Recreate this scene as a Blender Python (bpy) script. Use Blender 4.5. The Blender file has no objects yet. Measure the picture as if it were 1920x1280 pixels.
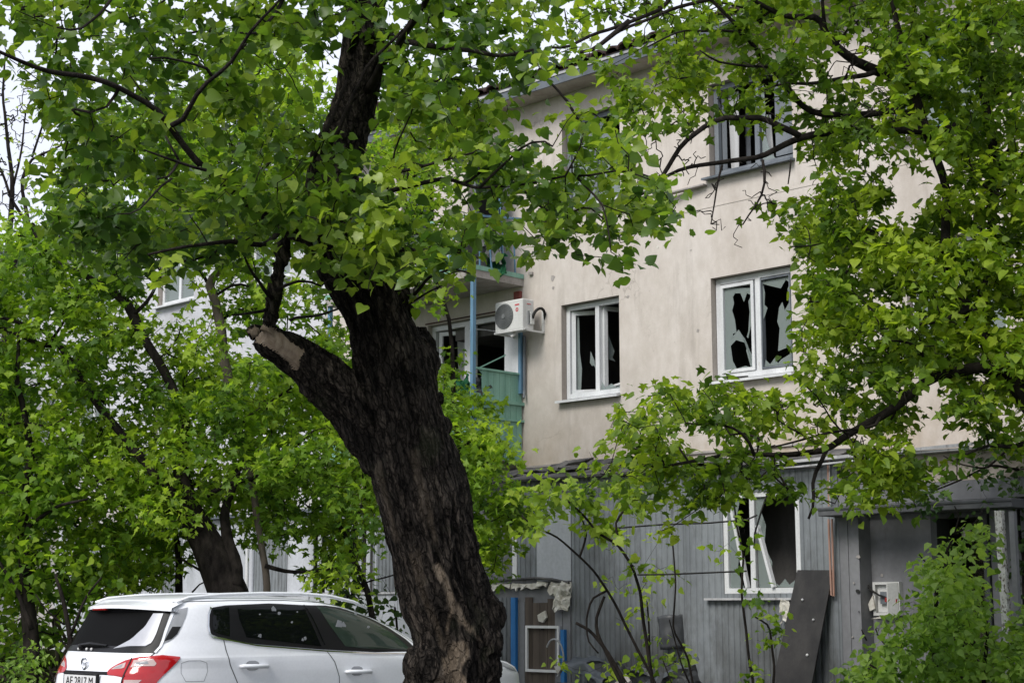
import bpy, bmesh, math, random
import numpy as np
from mathutils import Matrix, Vector, noise as mnoise

# ------------------------------------------------------------------ camera, light, sky
S = bpy.context.scene
COL = S.collection
EYE = 1.45
PITCH = math.atan(1 / 6.0)
FPX = 3000.0
cam = bpy.data.cameras.new('camera'); camo = bpy.data.objects.new('camera', cam); COL.objects.link(camo)
cam.sensor_width = 36.0; cam.lens = 36.0 * FPX / 1920.0
cam.clip_end = 2000; cam.clip_start = 0.1
camo.location = (0, 0, EYE); camo.rotation_euler = (math.pi / 2 + PITCH, 0, 0)
S.camera = camo

SUN_EL, SUN_AZ = math.radians(44), math.radians(218)   # azimuth clockwise from +Y: behind the camera, to the left
w = bpy.data.worlds.new('World'); S.world = w; w.use_nodes = True
nt = w.node_tree; nt.nodes.clear()
out = nt.nodes.new('ShaderNodeOutputWorld'); bg = nt.nodes.new('ShaderNodeBackground'); bg.inputs[1].default_value = 0.1
sky = nt.nodes.new('ShaderNodeTexSky'); sky.sky_type = 'NISHITA'; sky.sun_disc = False
sky.sun_elevation = SUN_EL; sky.sun_rotation = SUN_AZ; sky.air_density = 1.0; sky.dust_density = 3.0
tc = nt.nodes.new('ShaderNodeTexCoord'); mp = nt.nodes.new('ShaderNodeMapping'); mp.inputs['Scale'].default_value = (1.6, 1.6, 4.0)
nz = nt.nodes.new('ShaderNodeTexNoise'); nz.inputs['Scale'].default_value = 1.6; nz.inputs['Detail'].default_value = 6
rp = nt.nodes.new('ShaderNodeValToRGB')
rp.color_ramp.elements[0].position = 0.3; rp.color_ramp.elements[0].color = (0.70, 0.74, 0.84, 1)
rp.color_ramp.elements[1].position = 0.72; rp.color_ramp.elements[1].color = (0.84, 0.86, 0.92, 1)
mul = nt.nodes.new('ShaderNodeMix'); mul.data_type = 'RGBA'; mul.blend_type = 'MULTIPLY'; mul.inputs[0].default_value = 1
mul.inputs[7].default_value = (6.7, 6.7, 6.9, 1)
mx = nt.nodes.new('ShaderNodeMix'); mx.data_type = 'RGBA'; mx.inputs[0].default_value = 0.9
L = nt.links.new
L(tc.outputs['Generated'], mp.inputs[0]); L(mp.outputs[0], nz.inputs[0]); L(nz.outputs[0], rp.inputs[0])
L(rp.outputs[0], mul.inputs[6]); L(sky.outputs[0], mx.inputs[6]); L(mul.outputs[2], mx.inputs[7])
L(mx.outputs[2], bg.inputs[0]); L(bg.outputs[0], out.inputs[0])

sun = bpy.data.lights.new('sun', 'SUN'); suno = bpy.data.objects.new('sun', sun); COL.objects.link(suno)
sun.energy = 1.5; sun.angle = math.radians(25); sun.color = (1.0, 0.97, 0.92)
sd = Vector((math.sin(SUN_AZ) * math.cos(SUN_EL), math.cos(SUN_AZ) * math.cos(SUN_EL), math.sin(SUN_EL)))
suno.rotation_euler = sd.to_track_quat('Z', 'Y').to_euler(); suno.location = (0, 0, 30)

vs = S.view_settings; vs.view_transform = 'Standard'; vs.look = 'None'; vs.gamma = 1; vs.exposure = 1.0; vs.use_curve_mapping = False
S.cycles.max_bounces = 6; S.cycles.transparent_max_bounces = 12; S.cycles.diffuse_bounces = 3; S.cycles.transmission_bounces = 4

# ------------------------------------------------------------------ places
CP, SP = math.cos(PITCH), math.sin(PITCH)
def at(px, py, Y):                      # the point seen at (px, py) of the photograph, Y metres away
    a = (px - 960) / FPX; b = (640 - py) / FPX
    r = np.array([a, CP - b * SP, SP + b * CP])
    return np.array([0, 0, EYE]) + r * (Y / r[1])
D = np.array([-.709, .705, 0]); D /= np.linalg.norm(D)        # along the facade, away from the camera
N = np.array([-D[1], D[0], 0])                                # out of the facade
ORG = np.array([3.1267, 20.9, 0])
def F(s, z, o=0.0): return ORG + D * s + N * o + np.array([0, 0, z])
ZV = np.array([0, 0, 1.0])

# ------------------------------------------------------------------ materials
MATS = {}
def mat(name): return MATS[name]
def newmat(name, rough=0.6, spec=0.3, metal=0.0):
    m = bpy.data.materials.new(name); m.use_nodes = True; MATS[name] = m
    b = m.node_tree.nodes['Principled BSDF']
    b.inputs['Roughness'].default_value = rough; b.inputs['Metallic'].default_value = metal
    b.inputs['Specular IOR Level'].default_value = spec
    return m, m.node_tree, b
def nd(t, kind, **k):
    n = t.nodes.new(kind)
    for a, v in k.items():
        if a.startswith('i_'): n.inputs[a[2:].replace('_', ' ')].default_value = v
        else: setattr(n, a, v)
    return n
def ramp(t, fac, stops):
    r = t.nodes.new('ShaderNodeValToRGB'); e = r.color_ramp.elements
    while len(e) < len(stops): e.new(0.5)
    for x, (p, c) in zip(e, stops): x.position = p; x.color = (*c, 1) if len(c) == 3 else c
    t.links.new(fac, r.inputs[0]); return r.outputs[0]
def noisev(t, scale, detail=5, vec=(1, 1, 1), rough=.55, coord='Object', dist=0.0):
    c = t.nodes.new('ShaderNodeTexCoord'); m = t.nodes.new('ShaderNodeMapping'); m.inputs['Scale'].default_value = vec
    n = t.nodes.new('ShaderNodeTexNoise'); n.inputs['Scale'].default_value = scale; n.inputs['Detail'].default_value = detail
    n.inputs['Roughness'].default_value = rough; n.inputs['Distortion'].default_value = dist
    t.links.new(c.outputs[coord], m.inputs[0]); t.links.new(m.outputs[0], n.inputs[0]); return n.outputs[0]
def mixc(t, fac, a, b, mode='MIX'):
    m = t.nodes.new('ShaderNodeMix'); m.data_type = 'RGBA'; m.blend_type = mode
    for sock, v in ((m.inputs[0], fac), (m.inputs[6], a), (m.inputs[7], b)):
        if isinstance(v, (int, float)): sock.default_value = v
        elif isinstance(v, tuple): sock.default_value = (*v, 1)
        else: t.links.new(v, sock)
    return m.outputs[2]
def bump(t, b, h, strength=.3, dist=.01):
    n = t.nodes.new('ShaderNodeBump'); n.inputs['Strength'].default_value = strength; n.inputs['Distance'].default_value = dist
    t.links.new(h, n.inputs['Height']); t.links.new(n.outputs[0], b.inputs['Normal'])
def worn(name, c1, c2, c3=None, scale=6, vec=(1, 1, .25), rough=.6, bs=.25, bd=.004, spec=.3, metal=0, thr=(.62, .7), p=(.35, .65)):
    """paint or plaster: two tones in soft blotches, chips or stains of a third"""
    m, t, b = newmat(name, rough, spec, metal)
    c = ramp(t, noisev(t, scale, 6, vec), [(p[0], c1), (p[1], c2)])
    fine = noisev(t, scale * 9, 4)
    c = mixc(t, .5, c, ramp(t, fine, [(.3, (.72, .72, .72)), (.7, (1, 1, 1))]), 'MULTIPLY')
    if c3:
        f = ramp(t, noisev(t, scale * 2.3, 8, vec, .7), [(thr[0], (0, 0, 0)), (thr[1], (1, 1, 1))])
        c = mixc(t, f, c, c3)
    t.links.new(c, b.inputs['Base Color']); bump(t, b, fine, bs, bd)
    return m
# stucco: beige, paler and bluer on the far part of the building; water stains, patches, fine grain
m, t, b = newmat('stucco', .92, .1)
c = ramp(t, noisev(t, .7, 7, (1, 1, .8), .62), [(.3, (.50, .45, .405)), (.5, (.60, .55, .505)), (.72, (.635, .59, .55))])
geo = nd(t, 'ShaderNodeNewGeometry'); dot = nd(t, 'ShaderNodeVectorMath', operation='DOT_PRODUCT'); dot.inputs[1].default_value = tuple(D)
L = t.links.new; L(geo.outputs['Position'], dot.inputs[0])
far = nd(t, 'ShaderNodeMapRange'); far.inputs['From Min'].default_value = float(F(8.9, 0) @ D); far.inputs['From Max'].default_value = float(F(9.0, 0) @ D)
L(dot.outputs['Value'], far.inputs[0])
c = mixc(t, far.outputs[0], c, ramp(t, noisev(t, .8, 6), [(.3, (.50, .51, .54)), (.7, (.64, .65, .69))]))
st = ramp(t, noisev(t, 2.2, 8, (1.6, 1.6, .22), .68), [(.54, (0, 0, 0)), (.80, (.55, .55, .55))])
c = mixc(t, st, c, (.30, .265, .23))
spk = ramp(t, noisev(t, 38, 3), [(.70, (0, 0, 0)), (.76, (1, 1, 1))])
c = mixc(t, spk, c, (.36, .32, .28))
vc = nd(t, 'ShaderNodeTexVoronoi', feature='DISTANCE_TO_EDGE'); vc.inputs['Scale'].default_value = .55; cc_ = nd(t, 'ShaderNodeTexCoord'); wn = nd(t, 'ShaderNodeTexNoise'); wn.inputs['Scale'].default_value = 2.5; wn.inputs['Detail'].default_value = 8
va = nd(t, 'ShaderNodeVectorMath', operation='MULTIPLY_ADD'); va.inputs[1].default_value = (.9, .9, .9); L(cc_.outputs['Object'], wn.inputs[0]); L(wn.outputs['Color'], va.inputs[0]); L(cc_.outputs['Object'], va.inputs[2]); L(va.outputs[0], vc.inputs['Vector'])
ck = ramp(t, vc.outputs['Distance'], [(.0, (.55, .55, .55)), (.006, (0, 0, 0))]); gate = ramp(t, noisev(t, .5, 3), [(.50, (0, 0, 0)), (.58, (1, 1, 1))]); ckg = nd(t, 'ShaderNodeMath', operation='MULTIPLY'); L(ck, ckg.inputs[0]); L(gate, ckg.inputs[1])
c = mixc(t, ckg.outputs[0], c, (.22, .19, .16))
sep = nd(t, 'ShaderNodeSeparateXYZ'); L(cc_.outputs['Object'], sep.inputs[0]); lowm = nd(t, 'ShaderNodeMapRange'); lowm.inputs['From Min'].default_value = 4.3; lowm.inputs['From Max'].default_value = 3.5; L(sep.outputs[2], lowm.inputs[0])
dm = ramp(t, noisev(t, 1.6, 6, (1, 1, .5), .7), [(.35, (0, 0, 0)), (.7, (.8, .8, .8))]); dmm = nd(t, 'ShaderNodeMath', operation='MULTIPLY'); L(dm, dmm.inputs[0]); L(lowm.outputs[0], dmm.inputs[1]); c = mixc(t, dmm.outputs[0], c, (.42, .33, .24))
gr = ramp(t, noisev(t, 5, 6, (1, 1, .6), .7), [(.35, (.86, .85, .83)), (.65, (1, 1, 1))])
c = mixc(t, 1.0, c, gr, 'MULTIPLY'); L(c, b.inputs['Base Color']); bump(t, b, noisev(t, 70, 4), .35, .006)

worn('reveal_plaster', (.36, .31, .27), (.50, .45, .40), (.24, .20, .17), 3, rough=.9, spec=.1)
worn('white_pvc', (.60, .61, .62), (.74, .75, .76), (.42, .40, .37), 5, rough=.35, spec=.4, thr=(.66, .8))
worn('grey_pvc', (.12, .135, .155), (.20, .22, .24), (.08, .08, .08), 5, rough=.5)
worn('sheet_metal', (.17, .185, .20), (.30, .325, .345), (.075, .075, .075), 1.3, vec=(1, 1, .3), rough=.5, spec=.4, thr=(.52, .78))
def grime(name, z0, z1, col):
    t = MATS[name].node_tree; b = t.nodes['Principled BSDF']; src = b.inputs['Base Color'].links[0].from_socket
    cc = t.nodes.new('ShaderNodeTexCoord'); sp_ = t.nodes.new('ShaderNodeSeparateXYZ'); t.links.new(cc.outputs['Object'], sp_.inputs[0]); mr_ = nd(t, 'ShaderNodeMapRange'); mr_.inputs['From Min'].default_value = z1; mr_.inputs['From Max'].default_value = z0
    t.links.new(sp_.outputs[2], mr_.inputs[0]); n_ = ramp(t, noisev(t, 1.8, 7, (1, 1, .45), .7), [(.32, (0, 0, 0)), (.62, (1, 1, 1))]); m_ = nd(t, 'ShaderNodeMath', operation='MULTIPLY'); t.links.new(n_, m_.inputs[0]); t.links.new(mr_.outputs[0], m_.inputs[1])
    t.links.new(mixc(t, m_.outputs[0], src, col), b.inputs['Base Color'])
grime('sheet_metal', .3, 2.4, (.055, .055, .05))
worn('pale_sheet', (.38, .40, .42), (.56, .58, .62), (.25, .24, .23), 2.5, vec=(1, 1, .2), rough=.6, thr=(.62, .8))
worn('dark_grey_paint', (.17, .172, .182), (.25, .252, .265), (.09, .085, .08), 1.6, vec=(1, 1, .3), rough=.7, thr=(.6, .78))
worn('canopy_grey', (.085, .088, .095), (.13, .133, .14), (.2, .2, .2), 3, rough=.7, thr=(.66, .75))
worn('dull_red', (.14, .035, .03), (.22, .06, .05), None, 8)
worn('blue_paint', (.10, .20, .30), (.15, .29, .42), (.22, .25, .26), 8, rough=.5, thr=(.63, .72))
worn('bright_blue_paint', (.02, .14, .38), (.03, .20, .50), (.10, .16, .24), 6, rough=.5, thr=(.66, .76))
worn('green_paint', (.17, .34, .27), (.25, .45, .36), (.10, .15, .12), 7, vec=(1, 1, .15), rough=.6, thr=(.6, .75))
worn('concrete', (.30, .28, .26), (.42, .39, .37), (.16, .14, .13), 4, vec=(1, 1, .6), rough=.95, spec=.1, bs=.5)
worn('beige_concrete', (.42, .36, .31), (.52, .46, .41), (.2, .16, .14), 3, rough=.95, spec=.1, bs=.5)
worn('flashing', (.38, .38, .39), (.55, .55, .56), (.16, .14, .13), 6, rough=.5, spec=.4, thr=(.55, .68))
worn('roof_felt', (.055, .055, .057), (.15, .145, .14), (.26, .25, .24), 4, rough=.9, spec=.15, thr=(.62, .72))
worn('roof_tile', (.035, .027, .026), (.095, .045, .036), (.06, .06, .06), 3, rough=.85, thr=(.5, .7))
worn('fascia_metal', (.09, .105, .12), (.15, .17, .195), (.09, .09, .09), 3, rough=.5, thr=(.62, .75))
worn('brown_board', (.075, .06, .05), (.13, .105, .085), (.045, .04, .035), 9, vec=(1, 1, .08), rough=.85)
worn('black_board', (.026, .025, .026), (.05, .047, .046), (.16, .155, .15), 5, vec=(1, 1, .6), rough=.62, thr=(.70, .78))
worn('white_frame', (.70, .70, .69), (.80, .80, .80), (.4, .38, .36), 14, rough=.45, thr=(.72, .8))
worn('flaky_white', (.55, .54, .50), (.72, .71, .68), (.13, .11, .09), 16, vec=(1, 1, .7), rough=.8, thr=(.52, .58))
worn('foam', (.50, .47, .40), (.70, .68, .62), (.2, .16, .12), 14, vec=(1, 1, 1), rough=.95)
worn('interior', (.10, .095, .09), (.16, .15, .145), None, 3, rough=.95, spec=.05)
worn('curtain', (.40, .40, .40), (.55, .55, .56), None, 7, vec=(1, 1, .1), rough=.9)
worn('copper_pipe', (.36, .20, .15), (.46, .30, .24), (.5, .48, .45), 10, rough=.5, thr=(.62, .72))
worn('red_paint', (.30, .02, .02), (.42, .05, .04), None, 8)
worn('ac_white', (.62, .62, .60), (.70, .70, .68), (.40, .37, .32), 5, rough=.45, thr=(.68, .85))
worn('ac_grille', (.16, .17, .17), (.22, .23, .23), None, 10, rough=.6)
worn('dark_metal', (.035, .036, .04), (.085, .09, .095), (.14, .13, .12), 3, rough=.45, spec=.4, thr=(.64, .8))
worn('bluish_metal', (.06, .07, .08), (.13, .145, .16), (.25, .26, .27), 4, rough=.4, spec=.45, thr=(.66, .76))
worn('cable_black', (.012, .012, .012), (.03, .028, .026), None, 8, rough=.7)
worn('twig_bark', (.012, .010, .009), (.042, .035, .030), None, 14, vec=(1, 1, .4), rough=.92, spec=.12, bs=.9, bd=.02)
worn('pale_bark', (.09, .075, .06), (.16, .135, .11), (.05, .045, .04), 9, rough=.9, spec=.15)
worn('asphalt', (.045, .045, .047), (.065, .064, .063), (.09, .085, .08), 2, vec=(1, 1, 1), rough=.9, spec=.2, bs=.5)
worn('kerb_stone', (.26, .25, .24), (.34, .33, .32), None, 3, rough=.9)
worn('soil', (.045, .038, .028), (.06, .085, .025), (.12, .11, .08), 1.2, vec=(1, 1, 1), rough=.95, spec=.1, bs=.8, bd=.03)
worn('rubber', (.012, .012, .012), (.02, .02, .02), None, 8, rough=.8)
worn('rim_metal', (.30, .30, .31), (.38, .38, .39), None, 8, rough=.3, metal=.8)
worn('brush_wood', (.10, .085, .07), (.20, .17, .14), (.05, .04, .035), 5, vec=(1, 1, 1), rough=.95, spec=.1)

# bark of the old trunk: colour from the carved relief (attribute), long flakes along the lean, exposed heartwood and light painted along ridges
m, t, b = newmat('old_bark', .93, .12)
L = t.links.new
def leaned(scale, vec, detail=10, rough=.68, dist=.4):
    c = t.nodes.new('ShaderNodeTexCoord'); m1 = t.nodes.new('ShaderNodeMapping'); m1.inputs['Rotation'].default_value = (0, math.radians(13), 0); m2 = t.nodes.new('ShaderNodeMapping'); m2.inputs['Scale'].default_value = vec
    n = t.nodes.new('ShaderNodeTexNoise'); n.inputs['Scale'].default_value = scale; n.inputs['Detail'].default_value = detail; n.inputs['Roughness'].default_value = rough; n.inputs['Distortion'].default_value = dist
    L(c.outputs['Object'], m1.inputs[0]); L(m1.outputs[0], m2.inputs[0]); L(m2.outputs[0], n.inputs[0]); return n.outputs[0]
at_r = nd(t, 'ShaderNodeAttribute', attribute_name='ridge'); at_w = nd(t, 'ShaderNodeAttribute', attribute_name='wood')
c = ramp(t, noisev(t, 1.5, 6, (1.3, 1, .5), .6), [(.35, (.018, .016, .0145)), (.7, (.070, .060, .052))])
c = mixc(t, at_r.outputs['Fac'], c, ramp(t, noisev(t, 7, 6, (1, 1, .3)), [(.32, (.06, .050, .042)), (.7, (.22, .185, .155))]))
fl = leaned(36, (1, 1, .16)); fl2 = leaned(95, (1, 1, .30), 6, .65, .2)
vo = nd(t, 'ShaderNodeTexVoronoi', feature='DISTANCE_TO_EDGE'); vo.inputs['Scale'].default_value = 26; cm = t.nodes.new('ShaderNodeTexCoord'); m1 = t.nodes.new('ShaderNodeMapping'); m1.inputs['Rotation'].default_value = (0, math.radians(13), 0)
m2 = t.nodes.new('ShaderNodeMapping'); m2.inputs['Scale'].default_value = (1, 1, .22); wn = nd(t, 'ShaderNodeTexNoise'); wn.inputs['Scale'].default_value = 14; wn.inputs['Detail'].default_value = 5; va = nd(t, 'ShaderNodeVectorMath', operation='MULTIPLY_ADD'); va.inputs[1].default_value = (.06, .06, .06)
L(cm.outputs['Object'], m1.inputs[0]); L(m1.outputs[0], m2.inputs[0]); L(m1.outputs[0], wn.inputs[0]); L(wn.outputs['Color'], va.inputs[0]); L(m2.outputs[0], va.inputs[2]); L(va.outputs[0], vo.inputs['Vector'])
crk = ramp(t, vo.outputs['Distance'], [(.02, (.22, .22, .22)), (.14, (1, 1, 1))])
c = mixc(t, 1.0, c, ramp(t, fl, [(.38, (.22, .21, .20)), (.50, (.85, .84, .82)), (.66, (1.6, 1.55, 1.48))]), 'MULTIPLY')
c = mixc(t, .8, c, ramp(t, fl2, [(.36, (.35, .35, .35)), (.62, (1.5, 1.48, 1.45))]), 'MULTIPLY')
c = mixc(t, .85, c, crk, 'MULTIPLY')
ms_ = ramp(t, noisev(t, 3.3, 5), [(.60, (0, 0, 0)), (.72, (.35, .35, .35))]); c = mixc(t, ms_, c, (.05, .06, .03))
wc = ramp(t, leaned(16, (1, 1, .12)), [(.3, (.09, .068, .048)), (.5, (.25, .195, .14)), (.75, (.42, .35, .27))])
c = mixc(t, at_w.outputs['Fac'], c, wc); L(c, b.inputs['Base Color'])
hh = nd(t, 'ShaderNodeMath', operation='ADD'); L(fl, hh.inputs[0]); L(fl2, hh.inputs[1]); h2 = nd(t, 'ShaderNodeMath', operation='ADD'); L(hh.outputs[0], h2.inputs[0]); L(crk, h2.inputs[1]); bump(t, b, h2.outputs[0], 1.0, .022)
m, t, b = newmat('cut_wood', .85, .2)
c = ramp(t, noisev(t, 9, 7, (1, 1, .5), .65, dist=1.5), [(.28, (.12, .09, .06)), (.5, (.27, .21, .155)), (.78, (.44, .375, .30))])
rd = ramp(t, noisev(t, 3.1, 3), [(.63, (0, 0, 0)), (.7, (1, 1, 1))])
t.links.new(c, b.inputs['Base Color']); bump(t, b, noisev(t, 30, 6, (1, 1, .3)), .6, .01)

def leafmat(name, dark, mid, bright, trans=.42, gloss=.5, spec=.35):
    m = bpy.data.materials.new(name); m.use_nodes = True; MATS[name] = m; t = m.node_tree; L = t.links.new
    b = t.nodes['Principled BSDF']; b.inputs['Roughness'].default_value = gloss; b.inputs['Specular IOR Level'].default_value = spec
    a = nd(t, 'ShaderNodeAttribute', attribute_name='rnd')
    c = ramp(t, a.outputs['Fac'], [(0, dark), (.5, mid), (1, bright)])
    v = noisev(t, 60, 3); c = mixc(t, .35, c, ramp(t, v, [(.3, (.6, .6, .6)), (.7, (1.1, 1.1, 1.1))]), 'MULTIPLY')
    L(c, b.inputs['Base Color'])
    tr = nd(t, 'ShaderNodeBsdfTranslucent')
    tc_ = mixc(t, 1.0, c, (1.5, 1.55, .75), 'MULTIPLY'); L(tc_, tr.inputs[0])
    mx = nd(t, 'ShaderNodeMixShader'); mx.inputs[0].default_value = trans
    L(b.outputs[0], mx.inputs[1]); L(tr.outputs[0], mx.inputs[2]); L(mx.outputs[0], t.nodes['Material Output'].inputs[0])
leafmat('leaf_front', (.05, .11, .022), (.14, .24, .03), (.31, .41, .05), .5, .40, .5)
leafmat('leaf_right', (.06, .12, .015), (.165, .27, .026), (.33, .43, .04), .5, .5)
leafmat('leaf_maple', (.06, .13, .018), (.18, .31, .03), (.34, .47, .05), .52, .5)
leafmat('leaf_yellow', (.13, .22, .03), (.22, .33, .04), (.32, .42, .06), .5, .5)
leafmat('leaf_shrub', (.08, .16, .03), (.18, .31, .05), (.32, .47, .10), .48, .45)
leafmat('leaf_dark', (.03, .07, .022), (.055, .11, .03), (.09, .16, .035), .35, .6)

def glassmat(name, tint, body, clear, rough=.03, spec=.6):
    m = bpy.data.materials.new(name); m.use_nodes = True; MATS[name] = m; t = m.node_tree; L = t.links.new
    b = t.nodes['Principled BSDF']; b.inputs['Base Color'].default_value = (*body, 1); b.inputs['Roughness'].default_value = rough
    b.inputs['Specular IOR Level'].default_value = spec
    tr = nd(t, 'ShaderNodeBsdfTransparent'); tr.inputs[0].default_value = (*tint, 1)
    mx = nd(t, 'ShaderNodeMixShader'); mx.inputs[0].default_value = clear
    L(b.outputs[0], mx.inputs[1]); L(tr.outputs[0], mx.inputs[2]); L(mx.outputs[0], t.nodes['Material Output'].inputs[0])
glassmat('dusty_glass', (.8, .88, .86), (.30, .34, .33), .45, .15)
glassmat('car_glass', (.35, .4, .38), (.004, .005, .005), .0, .03, .22)
glassmat('car_glass_clear', (.45, .55, .5), (.030, .045, .036), .0, .03, .4)
m, t, b = newmat('car_paint', .28, .5); b.inputs['Coat Weight'].default_value = .6; b.inputs['Coat Roughness'].default_value = .04
c = ramp(t, noisev(t, 3, 5), [(.35, (.80, .82, .86)), (.65, (.84, .86, .89))])
t.links.new(mixc(t, .6, c, ramp(t, noisev(t, 45, 3), [(.3, (.93, .93, .93)), (.6, (1, 1, 1))]), 'MULTIPLY'), b.inputs['Base Color'])
def plain(name, c, rough=.4, spec=.5, metal=0):
    m, t, b = newmat(name, rough, spec, metal)
    t.links.new(mixc(t, .4, c, ramp(t, noisev(t, 20, 3), [(.3, (.8, .8, .8)), (.7, (1, 1, 1))]), 'MULTIPLY'), b.inputs['Base Color'])
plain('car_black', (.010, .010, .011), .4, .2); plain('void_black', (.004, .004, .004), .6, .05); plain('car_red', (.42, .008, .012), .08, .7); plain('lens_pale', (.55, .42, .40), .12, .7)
plain('chrome', (.6, .61, .62), .12, .5, 1.0); plain('car_shadow_gap', (.02, .02, .022), .8, .1); plain('plate_white', (.72, .72, .72), .5)
plain('ink_black', (.015, .015, .015), .5); plain('crazed', (.42, .43, .47), .35, .6); plain('lens_grey', (.30, .31, .33), .1, .7); plain('seat_grey', (.05, .05, .05), .8, .1)
plain('green_cloth', (.02, .10, .045), .8, .1); plain('grey_cloth', (.13, .135, .13), .85, .1)
plain('logo_red', (.55, .05, .06), .5)

# ------------------------------------------------------------------ mesh helpers
class MB:
    def __init__(s): s.v = []; s.f = []
    def add(s, vs, fs):
        k = len(s.v); s.v += [tuple(map(float, p)) for p in vs]; s.f += [tuple(i + k for i in f) for f in fs]; return s
    def hexa(s, c):       # 8 corners, bottom ring then top ring
        return s.add(c, [(3, 2, 1, 0), (4, 5, 6, 7), (0, 1, 5, 4), (1, 2, 6, 5), (2, 3, 7, 6), (3, 0, 4, 7)])
    def fb(s, s0, s1, z0, z1, o0, o1):     # a box in the facade's directions
        return s.hexa([F(s0, z0, o0), F(s1, z0, o0), F(s1, z0, o1), F(s0, z0, o1), F(s0, z1, o0), F(s1, z1, o0), F(s1, z1, o1), F(s0, z1, o1)])
    def bar(s, a, b, w, h=None, up=ZV):    # a bar from a to b, w wide, h high
        a, b = np.array(a, float), np.array(b, float); h = h or w; d = b - a; d /= np.linalg.norm(d)
        x = np.cross(d, up); x /= (np.linalg.norm(x) + 1e-9); y = np.cross(x, d)
        c = []
        for p in (a, b): c += [p - x * w / 2 - y * h / 2, p + x * w / 2 - y * h / 2, p + x * w / 2 + y * h / 2, p - x * w / 2 + y * h / 2]
        return s.hexa(c)
    def tube(s, pts, r, n=6, cap=True):
        pts = [np.array(p, float) for p in pts]; r = r if hasattr(r, '__len__') else [r] * len(pts)
        k = len(s.v); u = None
        for i, p in enumerate(pts):
            d = pts[min(i + 1, len(pts) - 1)] - pts[max(i - 1, 0)]; d /= (np.linalg.norm(d) + 1e-9)
            if u is None: u = np.cross(d, ZV if abs(d[2]) < .9 else np.array([1., 0, 0]))
            u = u - d * (u @ d); u /= (np.linalg.norm(u) + 1e-9); vv = np.cross(d, u)
            for j in range(n):
                a = 2 * math.pi * j / n; s.v.append(tuple(p + (u * math.cos(a) + vv * math.sin(a)) * r[i]))
        for i in range(len(pts) - 1):
            for j in range(n):
                a, b_ = k + i * n + j, k + i * n + (j + 1) % n; s.f.append((a, b_, b_ + n, a + n))
        if cap:
            s.f.append(tuple(k + j for j in reversed(range(n)))); s.f.append(tuple(k + (len(pts) - 1) * n + j for j in range(n)))
        return s
    def ball(s, c, r, seg=10, sq=(1, 1, 1)):
        vs = [(c[0] + r * sq[0] * math.sin(math.pi * i / seg) * math.cos(2 * math.pi * j / seg), c[1] + r * sq[1] * math.sin(math.pi * i / seg) * math.sin(2 * math.pi * j / seg),
               c[2] + r * sq[2] * math.cos(math.pi * i / seg)) for i in range(seg + 1) for j in range(seg)]
        fs = [(i * seg + j, i * seg + (j + 1) % seg, (i + 1) * seg + (j + 1) % seg, (i + 1) * seg + j) for i in range(seg) for j in range(seg)]
        return s.add(vs, fs)
    def slab(s, poly, th, nrm):            # a flat outline given its thickness
        n = len(poly); nrm = np.array(nrm) / np.linalg.norm(nrm)
        a = [np.array(p) for p in poly]; b = [p - nrm * th for p in a]
        return s.add(a + b, [tuple(range(n)), tuple(reversed(range(n, 2 * n)))] + [(i, i + n, (i + 1) % n + n, (i + 1) % n) for i in range(n)])
    def mesh(s, name):
        me = bpy.data.meshes.new(name); me.from_pydata(s.v, [], s.f); me.update(); return me
WORLD = {}
def thing(name, label, cat, loc, group=None, kind=None):
    o = bpy.data.objects.new(name, None); o.empty_display_size = .2; o.location = tuple(map(float, loc)); COL.objects.link(o)
    WORLD[o.name] = Matrix.Translation(o.location); tag(o, label, cat, group, kind); return o
def tag(o, label=None, cat=None, group=None, kind=None):
    if label: o['label'] = label
    if cat: o['category'] = cat
    if group: o['group'] = group
    if kind: o['kind'] = kind
    return o
def part(name, mb, material, parent=None, kind=None, smooth=False, bevel=0, label=None):
    me = mb.mesh(name) if isinstance(mb, MB) else mb
    o = bpy.data.objects.new(name, me); me.materials.append(mat(material)) if not me.materials else None
    COL.objects.link(o)
    if parent is not None:
        o.parent = parent; o.matrix_parent_inverse = WORLD[parent.name].inverted()
    WORLD[o.name] = Matrix.Identity(4)
    if smooth:
        me.polygons.foreach_set('use_smooth', [True] * len(me.polygons))
    if bevel:
        md = o.modifiers.new('bevel', 'BEVEL'); md.width = bevel; md.segments = 2; md.limit_method = 'ANGLE'
    if kind: o['kind'] = kind
    if label: o['label'] = label
    return o

# ------------------------------------------------------------------ ground, road, kerb
rng = np.random.default_rng(7); R = random.Random(11)
def sheet(name, x0, x1, y0, y1, z, material, nx=2, ny=2, amp=0):
    vs, fs = [], []
    for j in range(ny + 1):
        for i in range(nx + 1):
            x = x0 + (x1 - x0) * i / nx; y = y0 + (y1 - y0) * j / ny
            vs.append((x, y, z + amp * mnoise.noise(Vector((x * .25, y * .25, 0)))))
    for j in range(ny):
        for i in range(nx):
            a = j * (nx + 1) + i; fs.append((a, a + 1, a + nx + 2, a + nx + 1))
    return part(name, MB().add(vs, fs), material, kind='structure')
sheet('ground', -400, 400, -200, 600, -.06, 'soil', 80, 80, .03)
def quad_strip(name, c0, c1, half, z, material, th=.0):
    c0, c1 = np.array([*c0, 0.]), np.array([*c1, 0.]); d = (c1 - c0) / np.linalg.norm(c1 - c0); n_ = np.array([-d[1], d[0], 0])
    mb = MB(); a = [c0 - n_ * half, c1 - n_ * half, c1 + n_ * half, c0 + n_ * half]
    mb.hexa([p + ZV * (z - .1) for p in a] + [p + ZV * z for p in a]); return part(name, mb, material, kind='structure')
quad_strip('road', (-40, 6.5), (50, 6.5), 3.6, 0.0, 'asphalt')
quad_strip('parking_bay', (-5.2, 11.4), (3, 19.6), 2.6, -.004, 'asphalt')
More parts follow.
